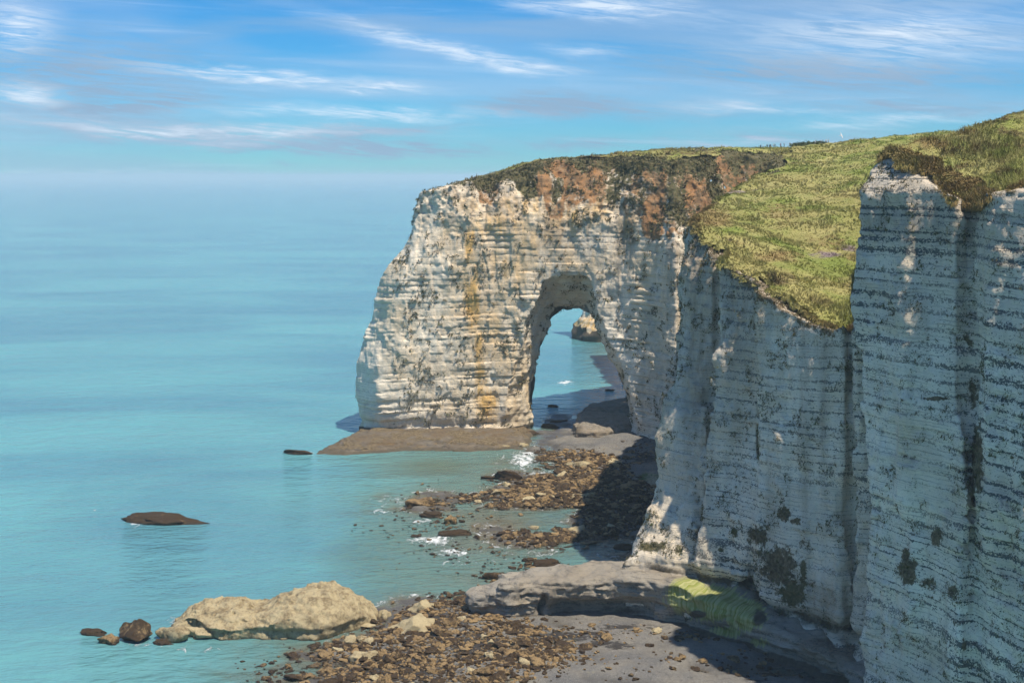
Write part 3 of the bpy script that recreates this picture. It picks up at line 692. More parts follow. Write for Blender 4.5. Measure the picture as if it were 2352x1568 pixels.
# ------------------------------------------------------------------ grass on top of the land
def grass_masks(x, y, z):
    u, v = UV(x, y, z); npm = sstep(226, 214, y)
    dry = np.clip(blob(u, v, [(1640, 500, 70, 36, .8), (1790, 490, 80, 50, .6), (1850, 420, 120, 30, .3), (1900, 560, 80, 40, .6), (1780, 590, 80, 22, .8), (1700, 560, 40, 40, .5), (1960, 590, 60, 30, .5), (2130, 330, 90, 16, .4)]), 0, 1) + 0.35 * npm + 0.03
    dark = np.clip(0.50 * npm * sstep(0.8, 1.6, (z - 78.5)) + blob(u, v, [(1950, 660, 60, 60, .55), (1960, 640, 40, 40, .4), (1890, 690, 60, 30, .7), (1800, 640, 60, 26, .75), (1990, 700, 30, 30, .5), (1680, 545, 30, 12, .6), (1830, 360, 60, 8, .6)]) + 0.55 * sstep(395, 405, y) * sstep(85, 60, x), 0, 1)
    mauve = blob(u, v, [(1900, 585, 60, 14, .8), (1950, 570, 40, 14, .8), (1860, 560, 30, 8, .5)])
    return dry, dark, mauve
def build_grass():
    st = 0.95
    gx = np.arange(-26, 158, st); gy = np.arange(150, 556, st)
    X, Y = np.meshgrid(gx, gy, indexing='ij')
    Z = ztop(X, Y) + 0.35 * noi(X, Y, X * 0, 12, off=4) + 0.14 * noi(X, Y, X * 0, 3, off=5)
    d = LAND(X, Y, Z)
    edge = d + 0.5 + 0.9 * noi(X, Y, X * 0, 7, off=11)
    Z = Z - 1.2 * sstep(-1.4, 0.3, d)
    ok = edge < 0.2
    ok &= ~((Y > 388) & (X < 84) & (Y < 425) & (d > -3.8 + 1.2 * noi(X, Y, X * 0, 9, off=15)))
    ok &= ~((X < -6) & (Y < 425))
    n1 = len(gy); idx = np.arange(X.size).reshape(X.shape)
    q = np.stack([idx[:-1, :-1], idx[1:, :-1], idx[1:, 1:], idx[:-1, 1:]], -1).reshape(-1, 4)
    k = ok.ravel()[q].all(1)
    V = np.stack([X, Y, Z], -1).reshape(-1, 3)
    v, q, us = compact(V, q, k)
    dry, dark, mauve = grass_masks(v[:, 0], v[:, 1], v[:, 2])
    o = mesh_obj('grass_slope', v, q, MAT_GRASS, attrs={'dry': dry, 'dark': dark, 'mauve': mauve, 'tint': np.full(len(v), 0.45)})
    tag(o, kind='structure'); return v, q
GV, GQ = build_grass()
def build_tufts():
    c = GV[GQ].mean(1); a, b = GV[GQ[:, 2]] - GV[GQ[:, 0]], GV[GQ[:, 3]] - GV[GQ[:, 1]]
    n = np.cross(a, b); area = np.linalg.norm(n, axis=1) / 2
    u, v = UV(c[:, 0], c[:, 1], c[:, 2])
    vis = (u > 900) & (u < 2420) & (v > 200) & (v < 800) & (c[:, 1] < 490)
    de = LAND(c[:, 0], c[:, 1], c[:, 2]); rim = ((de > -2.2) & (c[:, 1] < 386))
    wgt = area * np.where(rim, 7.0, 1.0) * vis * (300 / c[:, 1]) ** 2.0 * np.where(c[:, 1] < 226, 1.6, 1)
    M = 60000
    pick = rng.choice(len(GQ), M, p=wgt / wgt.sum())
    r = rng.random((M, 2)); q = GV[GQ[pick]]
    base = (q[:, 0] * ((1 - r[:, :1]) * (1 - r[:, 1:])) + q[:, 1] * (r[:, :1] * (1 - r[:, 1:])) + q[:, 2] * (r[:, :1] * r[:, 1:]) + q[:, 3] * ((1 - r[:, :1]) * r[:, 1:]))
    nb = 4; onrim = rim[pick]; base[:, :2] += np.where(onrim, rng.uniform(0, .7, M), 0)[:, None] * np.array([-.8, -.6])
    hgt = rng.uniform(.25, .75, M) * np.where(base[:, 1] < 226, 1.25, 1) * (0.75 + 0.5 * np.clip(noi(base[:, 0], base[:, 1], base[:, 0] * 0, 9, off=13), -1, 1.5))
    VV = []; TT = []
    tint = rng.random(M)
    for k in range(nb):
        ang = rng.uniform(0, 2 * math.pi, M); lean = rng.uniform(.15, .8, M) * hgt; w = rng.uniform(.05, .12, M) * (base[:, 1] / 260)
        off = rng.normal(0, .13, (M, 2))
        p = base.copy(); p[:, :2] += off; p[:, 2] -= 0.06
        a = p.copy(); a[:, 0] -= w; b = p.copy(); b[:, 0] += w
        t = p.copy(); t[:, 0] += np.cos(ang) * lean; t[:, 1] += np.sin(ang) * lean; t[:, 2] += np.where(onrim & (rng.random(M) < .65), -hgt * 1.3, hgt); t[:, :2] += np.where(onrim, .35, 0)[:, None] * np.array([-.8, -.6])
        VV.append(np.stack([a, b, t], 1)); TT.append(np.repeat(np.clip(tint + rng.normal(0, .2, M), 0, 1.2), 3))
    V = np.concatenate(VV).reshape(-1, 3); F = np.arange(len(V)).reshape(-1, 3)
    dry, dark, mauve = grass_masks(V[:, 0], V[:, 1], V[:, 2]); rr = np.repeat(np.tile(onrim, nb), 3); dry = np.where(rr, dry + .35, dry); dark = np.where(rr, np.where(V[:, 1] < 205, dark * 0.4, dark + .12), dark)
    o = mesh_obj('long_grass', V, F, MAT_GRASS, attrs={'dry': dry, 'dark': dark, 'mauve': mauve, 'tint': np.concatenate(TT)}, smooth=False)
    tag(o, 'long green and straw-coloured grass growing over the cliff-top slopes', 'grass', kind='stuff')
build_tufts()

# ------------------------------------------------------------------ beach and sea bed
SHORE = [(1228, 985), (1300, 955), (1350, 1000), (1700, 1000), (1700, 1700), (620, 1700), (690, 1568), (700, 1500), (800, 1455), (905, 1405), (1000, 1385), (1100, 1372),
         (1300, 1330), (1430, 1310), (1450, 1255), (1440, 1240), (1330, 1262), (1210, 1255), (1150, 1235), (1180, 1222), (1290, 1215), (1330, 1196), (1300, 1170), (1180, 1165), (1080, 1155), (1000, 1160), (935, 1158), (1000, 1140), (1090, 1130), (1160, 1110), (1130, 1098), (1230, 1085), (1250, 1050), (1235, 1025)]
SHG = [G(u, v) for u, v in SHORE]
SHL = Loft([0, 1], [SHG, SHG], (-120, 150), (140, 470), 1.0)
PALE = [(1500, 1110, 40, 60, .9), (1490, 1070, 40, 16, .6), (1360, 1545, 90, 40, .55), (1250, 1500, 140, 60, .6)]
def beach_h(x, y):
    d = SHL(x, y, np.zeros_like(x)) + 1.6 * noi(x, y, x * 0, 14, off=21)
    land = 1.0 * (1 - np.exp(np.minimum(d, 0) / 9.0)) - 0.0
    sea = -5.0 * (1 - np.exp(-np.maximum(d, 0) / 40.0))
    u, v = UV(x, y, x * 0)
    h = np.where(d < 0, land, sea)
    h = h + 0.33 * noi(x, y, x * 0, 11, off=22) * np.exp(-np.abs(d) / 25) + 0.10 * noi(x, y, x * 0, 3.5, off=23)
    # shingle bank at the cliff foot
    h = h + 2.2 * blob(u, v, [(1960, 1540, 130, 60, 1.0), (1750, 1520, 200, 50, .45), (1470, 1010, 90, 20, .8), (1900, 1600, 300, 60, 1.0)])
    h = h - 1.1 * blob(u, v, [(1270, 1215, 110, 16, 1.0), (1250, 1185, 100, 12, .8), (1270, 1080, 26, 18, .7), (1340, 1105, 60, 6, .5), (1380, 1250, 70, 18, .9), (1260, 1028, 20, 10, .8), (960, 1430, 30, 8, .8)])
    return h
def build_beach():
    st = 0.85
    gx = np.arange(-118, 82, st); gy = np.arange(170, 452, st)
    X, Y = np.meshgrid(gx, gy, indexing='ij'); Z = beach_h(X, Y)
    idx = np.arange(X.size).reshape(X.shape)
    q = np.stack([idx[:-1, :-1], idx[1:, :-1], idx[1:, 1:], idx[:-1, 1:]], -1).reshape(-1, 4)
    V = np.stack([X, Y, Z], -1).reshape(-1, 3); u, v = UV(V[:, 0], V[:, 1], V[:, 2])
    a = {'weed': blob(u, v, [(1880, 1530, 90, 34, .75), (1730, 1560, 60, 18, .6), (1300, 1460, 160, 22, .75), (1450, 1440, 150, 16, .6), (1400, 1480, 100, 16, .7), (1480, 1050, 50, 22, .75), (1350, 1050, 70, 12, .7), (1180, 1010, 40, 16, .5), (900, 1530, 200, 70, .85), (1090, 1480, 150, 60, .75), (1000, 1420, 120, 40, .8), (1330, 1130, 190, 70, .85), (1300, 1235, 130, 22, .8), (1460, 1180, 70, 40, .8)]),  # weed, plus plain dark patches below the ledge and on the cove sand
         'green': blob(u, v, [(1492, 1096, 36, 14, 1.0), (1420, 1138, 22, 7, .8), (1290, 1470, 90, 16, .4), (880, 1432, 14, 4, .8), (1180, 1560, 80, 14, .5)]),
         'pale': blob(u, v, PALE) * 0.75}
    tag(mesh_obj('beach', V, q, MAT_BEACH, attrs=a), kind='structure')
build_beach()

# ------------------------------------------------------------------ sea
FOAM = [(1205, 1055, 30, 20, 1.0), (1235, 1090, 40, 14, .8), (1150, 1050, 40, 10, .4), (905, 1150, 60, 14, .55), (1000, 1240, 50, 12, .9), (1040, 1268, 44, 10, .8), (960, 1195, 40, 8, .6), (1120, 1225, 60, 8, .6), (1130, 1205, 40, 5, .5), (1080, 1290, 90, 14, .45),
        (380, 1500, 40, 10, .0), (460, 1490, 70, 8, .55), (310, 1198, 12, 9, 1.0), (400, 1425, 20, 8, .8), (320, 1482, 40, 5, .6), (712, 1040, 12, 5, .7), (1300, 878, 16, 5, 1.0), (1400, 898, 20, 3, .7), (1290, 938, 40, 3, .6), (1420, 938, 30, 4, .8), (1290, 963, 60, 4, .7), (1330, 978, 40, 4, .7), (1060, 1132, 40, 4, .5), (960, 1130, 12, 3, .8),
        (870, 1175, 60, 8, .5), (1250, 1255, 60, 6, .4), (1180, 1110, 30, 5, .4), (1060, 1128, 90, 4, .35)]
def build_sea():
    D = np.concatenate([np.geomspace(110, 205, 60)[:-1], np.geomspace(205, 460, 200)[:-1], np.geomspace(460, 2000, 150)[:-1], np.geomspace(2000, 45000, 60)])
    A = np.concatenate([np.linspace(-1.5, -.42, 60)[:-1], np.linspace(-.42, .2, 280), np.linspace(.2, 1.5, 60)[1:]])
    DD, AA = np.meshgrid(D, A, indexing='ij'); X = DD * AA; Y = DD; Z = X * 0
    idx = np.arange(X.size).reshape(X.shape)
    q = np.stack([idx[:-1, :-1], idx[:-1, 1:], idx[1:, 1:], idx[1:, :-1]], -1).reshape(-1, 4)
    V = np.stack([X, Y, Z], -1).reshape(-1, 3); x, y = V[:, 0], V[:, 1]; u, v = UV(x, y, V[:, 2])
    inb = (x > -115) & (x < 95) & (y > 162) & (y < 450)
    h = np.where(inb, beach_h(np.clip(x, -115, 95), np.clip(y, 162, 450)), -5)
    sh = np.clip(np.exp(h / 1.7), 0, 1) * inb
    wide = 0.85 * sstep(-60, -18, x + 7 * noi(x, y, x * 0, 60, off=31) - (y - 300) * 0.04) * sstep(402, 392, y) * sstep(222, 250, y)
    pillar_reflection = blob(u, v, [(1010, 1070, 180, 40, .95), (1150, 1060, 80, 50, .8)]) * (y < 402)  # darker green painted where the pillar's reflection lies on the water
    shallow = np.clip(np.maximum(np.maximum(sh * 0.9, wide * 0.75), pillar_reflection), 0, 1)
    shallow = np.maximum(shallow, 0.5 * blob(u, v, [(1395, 800, 60, 40, 1.0), (600, 1500, 260, 60, .75), (780, 1480, 120, 30, .9), (640, 1560, 160, 40, .8)]))
    silt = np.clip(np.exp(h / 0.6) * 0.85 * inb + 0.7 * blob(u, v, [(1230, 1160, 60, 22, 1.0), (1150, 1195, 150, 30, .9), (1060, 1250, 120, 40, .6), (1130, 1330, 120, 30, .5), (1400, 1240, 60, 30, .6)]) * inb, 0, 0.9)
    foam = blob(u, v, [(a, b, c * 1.5, d_ * 1.5, e) for a, b, c, d_, e in FOAM])
    foam = np.maximum(foam, 0.55 * np.exp(-((h + 0.35) / 0.4) ** 2) * inb * (y > 225) * (y < 400) * sstep(42, 25, x))
    calm = np.clip(np.maximum(shallow * 0.75, 0), 0, 1) * inb
    o = mesh_obj('sea', V, q, MAT_WATER, attrs={'shallow': shallow, 'foam': foam, 'silt': silt, 'calm': calm})
    tag(o, kind='structure')
build_sea()

# ------------------------------------------------------------------ rock shapes made as fields
def field_rock(name, f, lo, hi, h, mat, label, cat, kind=None, attrs=None, group=None):
    V, Q = nets(f, lambda x, y, z: f(x, y, z), lo, hi, h, margin=2.0)
    a = {'tint': np.full(len(V), 0.5)}
    if attrs: a.update(attrs(V, vnormals(V, Q)))
    o = mesh_obj(name, V, Q, mat, attrs=a); tag(o, label, cat, group, kind); return o
def chalk_attrs(alg=None, moss=None, wet=None, stain=0.0, veg=None, brown=0.0, grey=0.0):
    def fn(V, N):
        x, y, z = V.T; u, v = UV(x, y, z); n = len(V)
        m = {k: np.zeros(n) for k in ('stain', 'brown', 'soil', 'veg', 'moss', 'algae', 'wet', 'flint', 'grey')}
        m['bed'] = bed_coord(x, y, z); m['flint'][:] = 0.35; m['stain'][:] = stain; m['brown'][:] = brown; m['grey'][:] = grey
        if alg: m['algae'] = blob(u, v, alg)
        if moss: m['moss'] = blob(u, v, moss)
        m['wet'] = 0.9 * sstep(1.6, 0.4, z)
        if wet: m['wet'] = np.maximum(m['wet'], blob(u, v, wet))
        return m
    return fn
def smin(a, b, k):
    h = np.clip(0.5 + 0.5 * (b - a) / k, 0, 1); return b * (1 - h) + a * h - k * h * (1 - h)

# ledge running out from the cliff foot
LC = np.array([(-5, 239, 3.5, 4.6), (0, 239, 5.0, 6.6), (8, 240, 5.6, 7.4), (18, 240, 6.0, 8.0), (27, 238, 6.0, 8.6), (34, 233.5, 5.4, 8.0), (40, 227, 5.0, 6.6), (45, 220.5, 4.8, 5.6), (50, 214.5, 4.8, 5.0), (54.5, 208, 4.8, 4.4), (58, 201.5, 4.6, 4.2)])   # x, y, half width, top
def ledge_sdf(x, y, z):
    d = np.full(x.shape, 1e9); tp = np.zeros(x.shape); sidep = np.zeros(x.shape); tpar = np.zeros(x.shape)
    for i in range(len(LC) - 1):
        ax, ay, aw, at = LC[i]; bx, by, bw, bt = LC[i + 1]; ex, ey = bx - ax, by - ay
        t = np.clip(((x - ax) * ex + (y - ay) * ey) / (ex * ex + ey * ey), 0, 1)
        dd = np.hypot(x - ax - t * ex, y - ay - t * ey) - (aw + t * (bw - aw))
        m = dd < d; d = np.where(m, dd, d); tp = np.where(m, at + t * (bt - at), tp); tpar = np.where(m, i + t, tpar)
    # layered side: bulges with a hollow low down
    d = d + 0.45 * noi(x, y, z, 10, off=41) + 0.22 * noi(x, y, z, 3.0, 3.0, 1.2, off=42)
    frac = z / np.maximum(tp, 1)
    hollow = 0.9 * sstep(0.52, 0.44, frac) + 3.0 * np.exp(-((frac - 0.28) / 0.22) ** 2) * sstep(1.6, 2.2, tpar) * sstep(4.3, 3.5, tpar) + 1.2 * np.exp(-((frac - 0.2) / 0.2) ** 2) * sstep(4, 5, tpar)
    crack = 2.2 * np.exp(-((tpar - 1.62 + 0.03 * noi(x, y, z, 4, off=48)) / 0.07) ** 2) * sstep(0.75, 0.6, frac)
    T = z * 1.15 + 0.4 * noi(x, y, z, 20, A=FS, off=43); fr = T - np.floor(T); e = np.minimum(fr, 1 - fr)
    d = d + hollow + crack + 0.18 * np.exp(-(e / 0.15) ** 2) + 0.10 * (z > 0.62 * tp)
    d = d - 1.2 * sstep(0.4, 0.0, frac) * sstep(4.2, 6, tpar)
    top = z - tp + 0.3 * noi(x, y, z * 0, 7, off=44)
    top = top + 0.9 * np.maximum(0, d + 1.4) ** 1.3 * 0.35
    return np.maximum(d, top * 0.85)
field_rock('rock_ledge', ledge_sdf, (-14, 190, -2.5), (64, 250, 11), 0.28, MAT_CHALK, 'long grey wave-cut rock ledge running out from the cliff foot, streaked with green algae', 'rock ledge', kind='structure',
           attrs=chalk_attrs(brown=0.25, grey=0.9, alg=[(1580, 1365, 60, 50, 1.1), (1640, 1385, 80, 50, 1.15), (1710, 1410, 60, 46, 1.1), (1670, 1450, 70, 24, .7), (1740, 1475, 60, 20, .6)],  # high grey paints in cast shade that the sun does not throw here
                             wet=[(1600, 1410, 30, 14, .8), (1745, 1420, 26, 30, .8), (1420, 1400, 130, 22, .55), (1900, 1470, 60, 30, .6), (1300, 1385, 120, 20, .35), (1200, 1420, 70, 20, .45)]))  # dark patches over the hollow and face of the ledge

def poly_block(pts, top_fn, off, bev=0.8, batter=0.25, am=0.35, sl=2.5, lam=0.16, tier=0.0):
    xs = [p[0] for p in pts]; ys = [p[1] for p in pts]
    L = Loft([0, 1], [pts, pts], (min(xs) - 6, min(ys) - 6), (max(xs) + 6, max(ys) + 6), 0.5)
    def f(x, y, z):
        d = L(x, y, x * 0) + z * batter + am * noi(x, y, z, sl * 3, off=off) + 0.4 * am * noi(x, y, z, sl, off=off + 1)
        T = z * 1.3; fr = T - np.floor(T); d = d + lam * np.exp(-(np.minimum(fr, 1 - fr) / 0.18) ** 2)
        tp = z - top_fn(x, y) + am * 0.5 * noi(x, y, z * 0, sl * 2, off=off + 2)
        tp = tp + 0.4 * np.maximum(0, d + 1.5) ** 1.5 + tier * (sstep(-2.6, -2.2, d + 0.8 * noi(x, y, z * 0, 8, off=off + 3)) + sstep(-5.6, -5.2, d + 0.8 * noi(x, y, z * 0, 8, off=off + 4)))
        return np.maximum(d, tp * 0.9)
    return f, (min(xs) - 3, min(ys) - 3, -2.5), (max(xs) + 3, max(ys) + 3)
PF = [G(u, v, 0.5) for u, v in [(718, 1040), (760, 1015), (820, 990), (1000, 975), (1150, 975), (1230, 985), (1222, 1020), (1210, 1030), (1100, 1034), (950, 1032), (860, 1038), (790, 1041)]]
f, lo, hi = poly_block(PF, lambda x, y: 1.7 + 0.9 * sstep(-55, -42, x) * sstep(382, 398, y) - 0.7 * sstep(-20, 5, x), 51, batter=0.4, am=0.3, tier=0.62, lam=0.3)
def platform_attrs(V, N):
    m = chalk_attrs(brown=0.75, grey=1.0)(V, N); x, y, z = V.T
    m['stain'] = 0.25 + 0.3 * noi(x, y, z, 9, off=57); m['moss'] = 0.40 + 0.40 * noi(x, y, z, 9, 9, 2.2, off=58) - 0.35 * sstep(0.3, 0.8, -N[:, 1]) * sstep(-8, -20, x); m['wet'] = 0.9 * sstep(0.9, 0.3, z)
    m['bed'] = z * 1.6 + 0.3 * noi(x, y, z, 20, off=59); return m
field_rock('rock_platform', f, lo, (*hi, 5), 0.36, MAT_CHALK, 'low brown tiered rock platform around the foot of the white arch pillar', 'rock platform', kind='structure', attrs=platform_attrs)
SB = [G(u, v, 0) for u, v in [(1316, 1008), (1322, 985), (1330, 966), (1380, 955), (1450, 950), (1530, 960), (1530, 990), (1480, 1000), (1420, 1008), (1350, 1014)]]
f, lo, hi = poly_block(SB, lambda x, y: 3.4 + 2.0 * sstep(402, 420, y) + 1.2 * sstep(30, 46, x), 54, batter=0.25, am=0.45)
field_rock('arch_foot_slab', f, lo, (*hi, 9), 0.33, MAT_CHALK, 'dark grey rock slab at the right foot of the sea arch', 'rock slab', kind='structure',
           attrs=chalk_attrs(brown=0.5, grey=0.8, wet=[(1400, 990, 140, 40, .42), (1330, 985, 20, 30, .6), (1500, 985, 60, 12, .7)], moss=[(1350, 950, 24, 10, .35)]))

# whale-backed rock in the shallows
def PX(u, v, D): q = P(u, v, D); return q
def whale_sdf(x, y, z):
    # local frame: long axis along x, at D ~ 229
    u = U0 + F0 * (x + 1.0) / 229.0
    prof = np.interp(u, [360, 405, 430, 470, 520, 570, 610, 660, 720, 760, 800, 835, 860, 885], [-1.5, 0.8, 2.4, 3.4, 3.8, 3.6, 3.8, 5.2, 6.5, 6.4, 5.4, 3.7, 1.6, -1.5])
    wid = np.interp(u, [380, 430, 500, 620, 700, 780, 850, 890], [2.5, 6.0, 8.0, 9.0, 9.2, 8.2, 4.6, 1.0])
    yc = np.interp(u, [380, 500, 650, 760, 880], [234, 233.5, 233.5, 234, 236])
    front = -(y - yc) / wid
    r = (y - yc) / wid
    zz = prof * (1.0 - 0.52 * np.clip(np.abs(r), 0, 1) ** 2.6)
    zz = zz - 1.2 * np.exp(-((u - 590) / 34) ** 2 - ((r - 0.2) / 0.5) ** 2)
    d = np.abs(r) * wid - wid + 0.5 * noi(x, y, z, 11, off=61)
    # lower front: a darker undercut course, then the overhanging lip
    d = d + (0.75 * sstep(1.9, 1.2, z) * sstep(470, 520, u) + 0.5 * np.exp(-((z - 1.7) / 0.35) ** 2)) * (r < 0)
    d = d + 3.6 * np.exp(-((u - 452) / 32) ** 2) * sstep(3.2, 1.8, z) * (r < 0.2)
    d = d + 0.14 * noi(x, y, z, 2.2, off=62) + 0.07 * noi(x, y, z, 0.9, off=63)
    top = z - zz + 0.22 * noi(x, y, z * 0, 6, off=64) + 0.16 * noi(x, y, z, 1.2, off=65) + 0.22 * np.exp(-((z - 2.6) / 0.22) ** 2)
    return np.maximum(d * 0.8, top * 0.8)
field_rock('whale_backed_rock', whale_sdf, (-67, 218, -2), (-20, 248, 9), 0.22, MAT_TAN, 'large pale tan whale-backed rock lying in the shallows', 'rock')

# needle rock beyond the arch
def needle_sdf(x, y, z):
    cx, cy = 47.0, 648.0
    r = np.interp(z, [-3, 0, 6, 9, 12, 20, 40, 60, 70], [19, 17.5, 16.2, 14.0, 11.5, 9.0, 7.0, 4.0, 0.2])
    d = np.hypot(x - cx, (y - cy) * 0.9) - r + 0.8 * noi(x, y, z, 14, off=71) + 0.4 * noi(x, y, z, 4, off=72)
    T = bed_coord(x, y, z); fr = T - np.floor(T)
    return d + 0.5 * np.exp(-(np.minimum(fr, 1 - fr) / 0.14) ** 2)
def needle_attrs(V, N):
    m = chalk_attrs()(V, N); z = V[:, 2]
    m['wet'] = 1.0 * sstep(7.5, 5.0, z + noi(V[:, 0], V[:, 1], z, 8, off=3)); m['stain'] = 0.9 * sstep(14, 9, z); return m
field_rock('needle_rock', needle_sdf, (20, 622, -2), (74, 674, 72), 0.9, MAT_CHALK, 'white chalk needle rock with a dark base seen through the sea arch', 'rock', attrs=needle_attrs)

# ------------------------------------------------------------------ boulders
def rock_mesh(seed, sub, flat=0.6, facet=True):
    bm = bmesh.new(); bmesh.ops.create_icosphere(bm, subdivisions=sub, radius=1.0)
    r = np.random.default_rng(seed)
    co = np.array([v.co[:] for v in bm.verts])
    cuts = r.normal(0, 1, (11, 3)); cuts /= np.linalg.norm(cuts, axis=1, keepdims=True); lim = r.uniform(.45, .80, 11)
    for c, l in zip(cuts, lim):
        k = co @ c; co = co - np.maximum(k - l, 0)[:, None] * c[None] * 0.9
    n = noi(co[:, 0] + seed * 3.7, co[:, 1], co[:, 2], 2.2, off=seed) * 0.17 + noi(co[:, 0] + seed * 1.7, co[:, 1], co[:, 2], .9, off=seed) * 0.10
    co = co * (1 + n)[:, None]; co[:, 2] *= flat
    fa = np.array([[v.index for v in f.verts] for f in bm.faces], np.int32); bm.free()
    return co.astype(np.float32), fa
def rock_data(name, seed, sub, mat, flat, tint):
    co, fa = rock_mesh(seed, sub, flat)
    o = mesh_obj(name, co, fa, mat, attrs={'tint': np.full(len(co), tint)}, smooth=sub > 2, link=False)
    me = o.data; bpy.data.objects.remove(o); return me
def put_rock(name, me, x, y, z, s, rz, label, group=None, tilt=(0, 0), cat='rock'):
    o = bpy.data.objects.new(name, me); COL.objects.link(o)
    o.location = (x, y, z); o.scale = s; o.rotation_euler = (tilt[0], tilt[1], rz); tag(o, label, cat, group); return o
DATA_W = [rock_data('boulder', 100 + i, 4, MAT_WEED, .62, rng.uniform(.2, .8)) for i in range(8)]
DATA_T = [rock_data('boulder', 200 + i, 4, MAT_TAN, .66, rng.uniform(.4, .9)) for i in range(6)]
DATA_D = [rock_data('boulder', 300 + i, 4, MAT_WEED, .45, 0.22) for i in range(6)]
def px_rock(u, v, w, hgt, kind, label, seed, group=None, rz=None, depth=0.7, name='boulder', zb=0.0):
    """a rock whose waterline sits at pixel (u, v), w pixels wide and hgt pixels tall"""
    x, y = G(u, v, zb); k = y / F0; r = np.random.default_rng(seed)
    sx = w * k / 2; top = hgt * k
    data = {'w': DATA_W, 't': DATA_T, 'd': DATA_D}[kind]; fl = {'w': .62, 't': .66, 'd': .45}[kind]
    sz = top * 1.45 / (fl * 1.7)
    return put_rock(name, data[seed % len(data)], x, y + sx * depth * .5, zb + top - sz * fl * 0.92, (sx * 1.42, sx * depth * 1.3, sz * 1.1), r.uniform(-.2, .2) if rz is None else rz, label, group)
NAMED = [
    (380, 1203, 140, 24, 'd', 'long low dark rock awash alone in the turquoise sea', .35),
    (305, 1470, 78, 34, 'w', 'rounded brown boulder, tallest of the three left of the whale-backed rock', .8),
    (250, 1478, 58, 20, 'w', 'low brown boulder in front of the rounded brown boulder at far left', .7),
    (218, 1456, 42, 10, 'd', 'small dark rock barely above the water, leftmost of all', .6),
    (402, 1468, 62, 38, 't', 'tan boulder under the left end of the whale-backed rock', .8),
    (456, 1465, 46, 28, 't', 'smaller tan block beside the tan boulder under the whale-backed rock', .8),
    (374, 1480, 34, 12, 'd', 'small dark rock in the water before the tan boulder', .6),
    (680, 1043, 62, 8, 'd', 'thin dark rock off the tip of the arch platform', .5),
    (965, 1410, 52, 26, 't', 'squared tan boulder standing on the near rock field', .8),
    (880, 1420, 34, 20, 't', 'angular pale boulder between the whale-backed rock and the rubble', .8),
    (840, 1402, 34, 22, 't', 'small pale boulder against the right end of the whale-backed rock', .8),
    (835, 1440, 30, 12, 't', 'pale stone at the foot of the whale-backed rock', .8),
    (805, 1480, 30, 18, 't', 'pale boulder at the left edge of the near rubble', .8),
    (835, 1520, 44, 22, 't', 'pale boulder lying in the brown rubble, near its left edge', .8),
    (945, 1460, 90, 34, 't', 'broad pale split boulder in the middle of the near rubble', .9),
    (1060, 1440, 46, 24, 't', 'rounded pale boulder near the tip of the long rock ledge', .8),
    (975, 1164, 54, 20, 'w', 'broad brown rock at the seaward end of the far rubble', .6),
    (985, 1188, 56, 12, 'd', 'flat dark rock in the surf below the broad brown rock', .6),
    (1035, 1203, 36, 20, 'w', 'small upright brown rock standing in silty water', .7),
    (1165, 1103, 54, 18, 'd', 'large dark flat rock at the edge of the green shallows', .6),
    (1120, 1100, 36, 6, 'd', 'thin dark slab left of the large dark flat rock', .5),
    (1050, 1228, 54, 10, 'd', 'slanting dark slab in the shallow surf', .4),
    (1335, 1075, 46, 20, 't', 'tan block on the upper edge of the far rubble', .8),
    (1260, 1148, 44, 16, 't', 'bright tan boulder in the middle of the far rubble', .8),
    (1215, 1155, 34, 12, 't', 'tan boulder just left of the bright tan boulder', .8),
    (1340, 1150, 38, 16, 't', 'tan rounded boulder right of the bright tan boulder', .8),
    (1400, 1072, 60, 14, 't', 'broad tan slab on the upper right of the far rubble', .7),
    (1262, 1302, 46, 16, 'd', 'wide dark weedy rock above the long ledge', .5),
    (1140, 1330, 34, 14, 'd', 'dark rock left of the tip of the long ledge', .6),
    (1210, 1290, 30, 9, 'd', 'small dark rock before the wide dark weedy rock', .6),
    (1440, 1262, 40, 14, 'd', 'black rock beside the foot of the shaded cliff', .6),
    (1270, 935, 22, 5, 'd', 'small dark rock in the sea framed by the arch', .6),
    (1398, 898, 18, 4, 'd', 'dark rock in the sea at the right side of the arch opening', .6),
    (1418, 941, 18, 7, 'w', 'brown rock in the water just behind the arch foot slab', .6),
    (1290, 970, 30, 5, 'd', 'dark rock ringed with foam behind the arch', .6),
    (1190, 1000, 34, 10, 'w', 'brown rock by the shaded inner foot of the arch pillar', .7),
    (1225, 998, 24, 9, 'd', 'dark rock at the inner corner of the arch pillar', .7),
    (1262, 984, 36, 9, 'd', 'wide dark rock left of the foam behind the arch', .6),
    (1165, 1012, 16, 9, 't', 'small tan rock at the right end of the pillar platform', .8),
    (1200, 1026, 26, 9, 't', 'pale rock on the right tip of the pillar platform', .8),
    (1160, 1028, 24, 8, 't', 'pale rock left of the tip of the pillar platform', .8),
    (1420, 1012, 26, 8, 'w', 'brown rock below the arch foot slab', .8),
]
for i, (u, v, w, h, k, lab, dep) in enumerate(NAMED):
    px_rock(u, v, w, h, k, lab, 11 + i * 7, depth=dep)

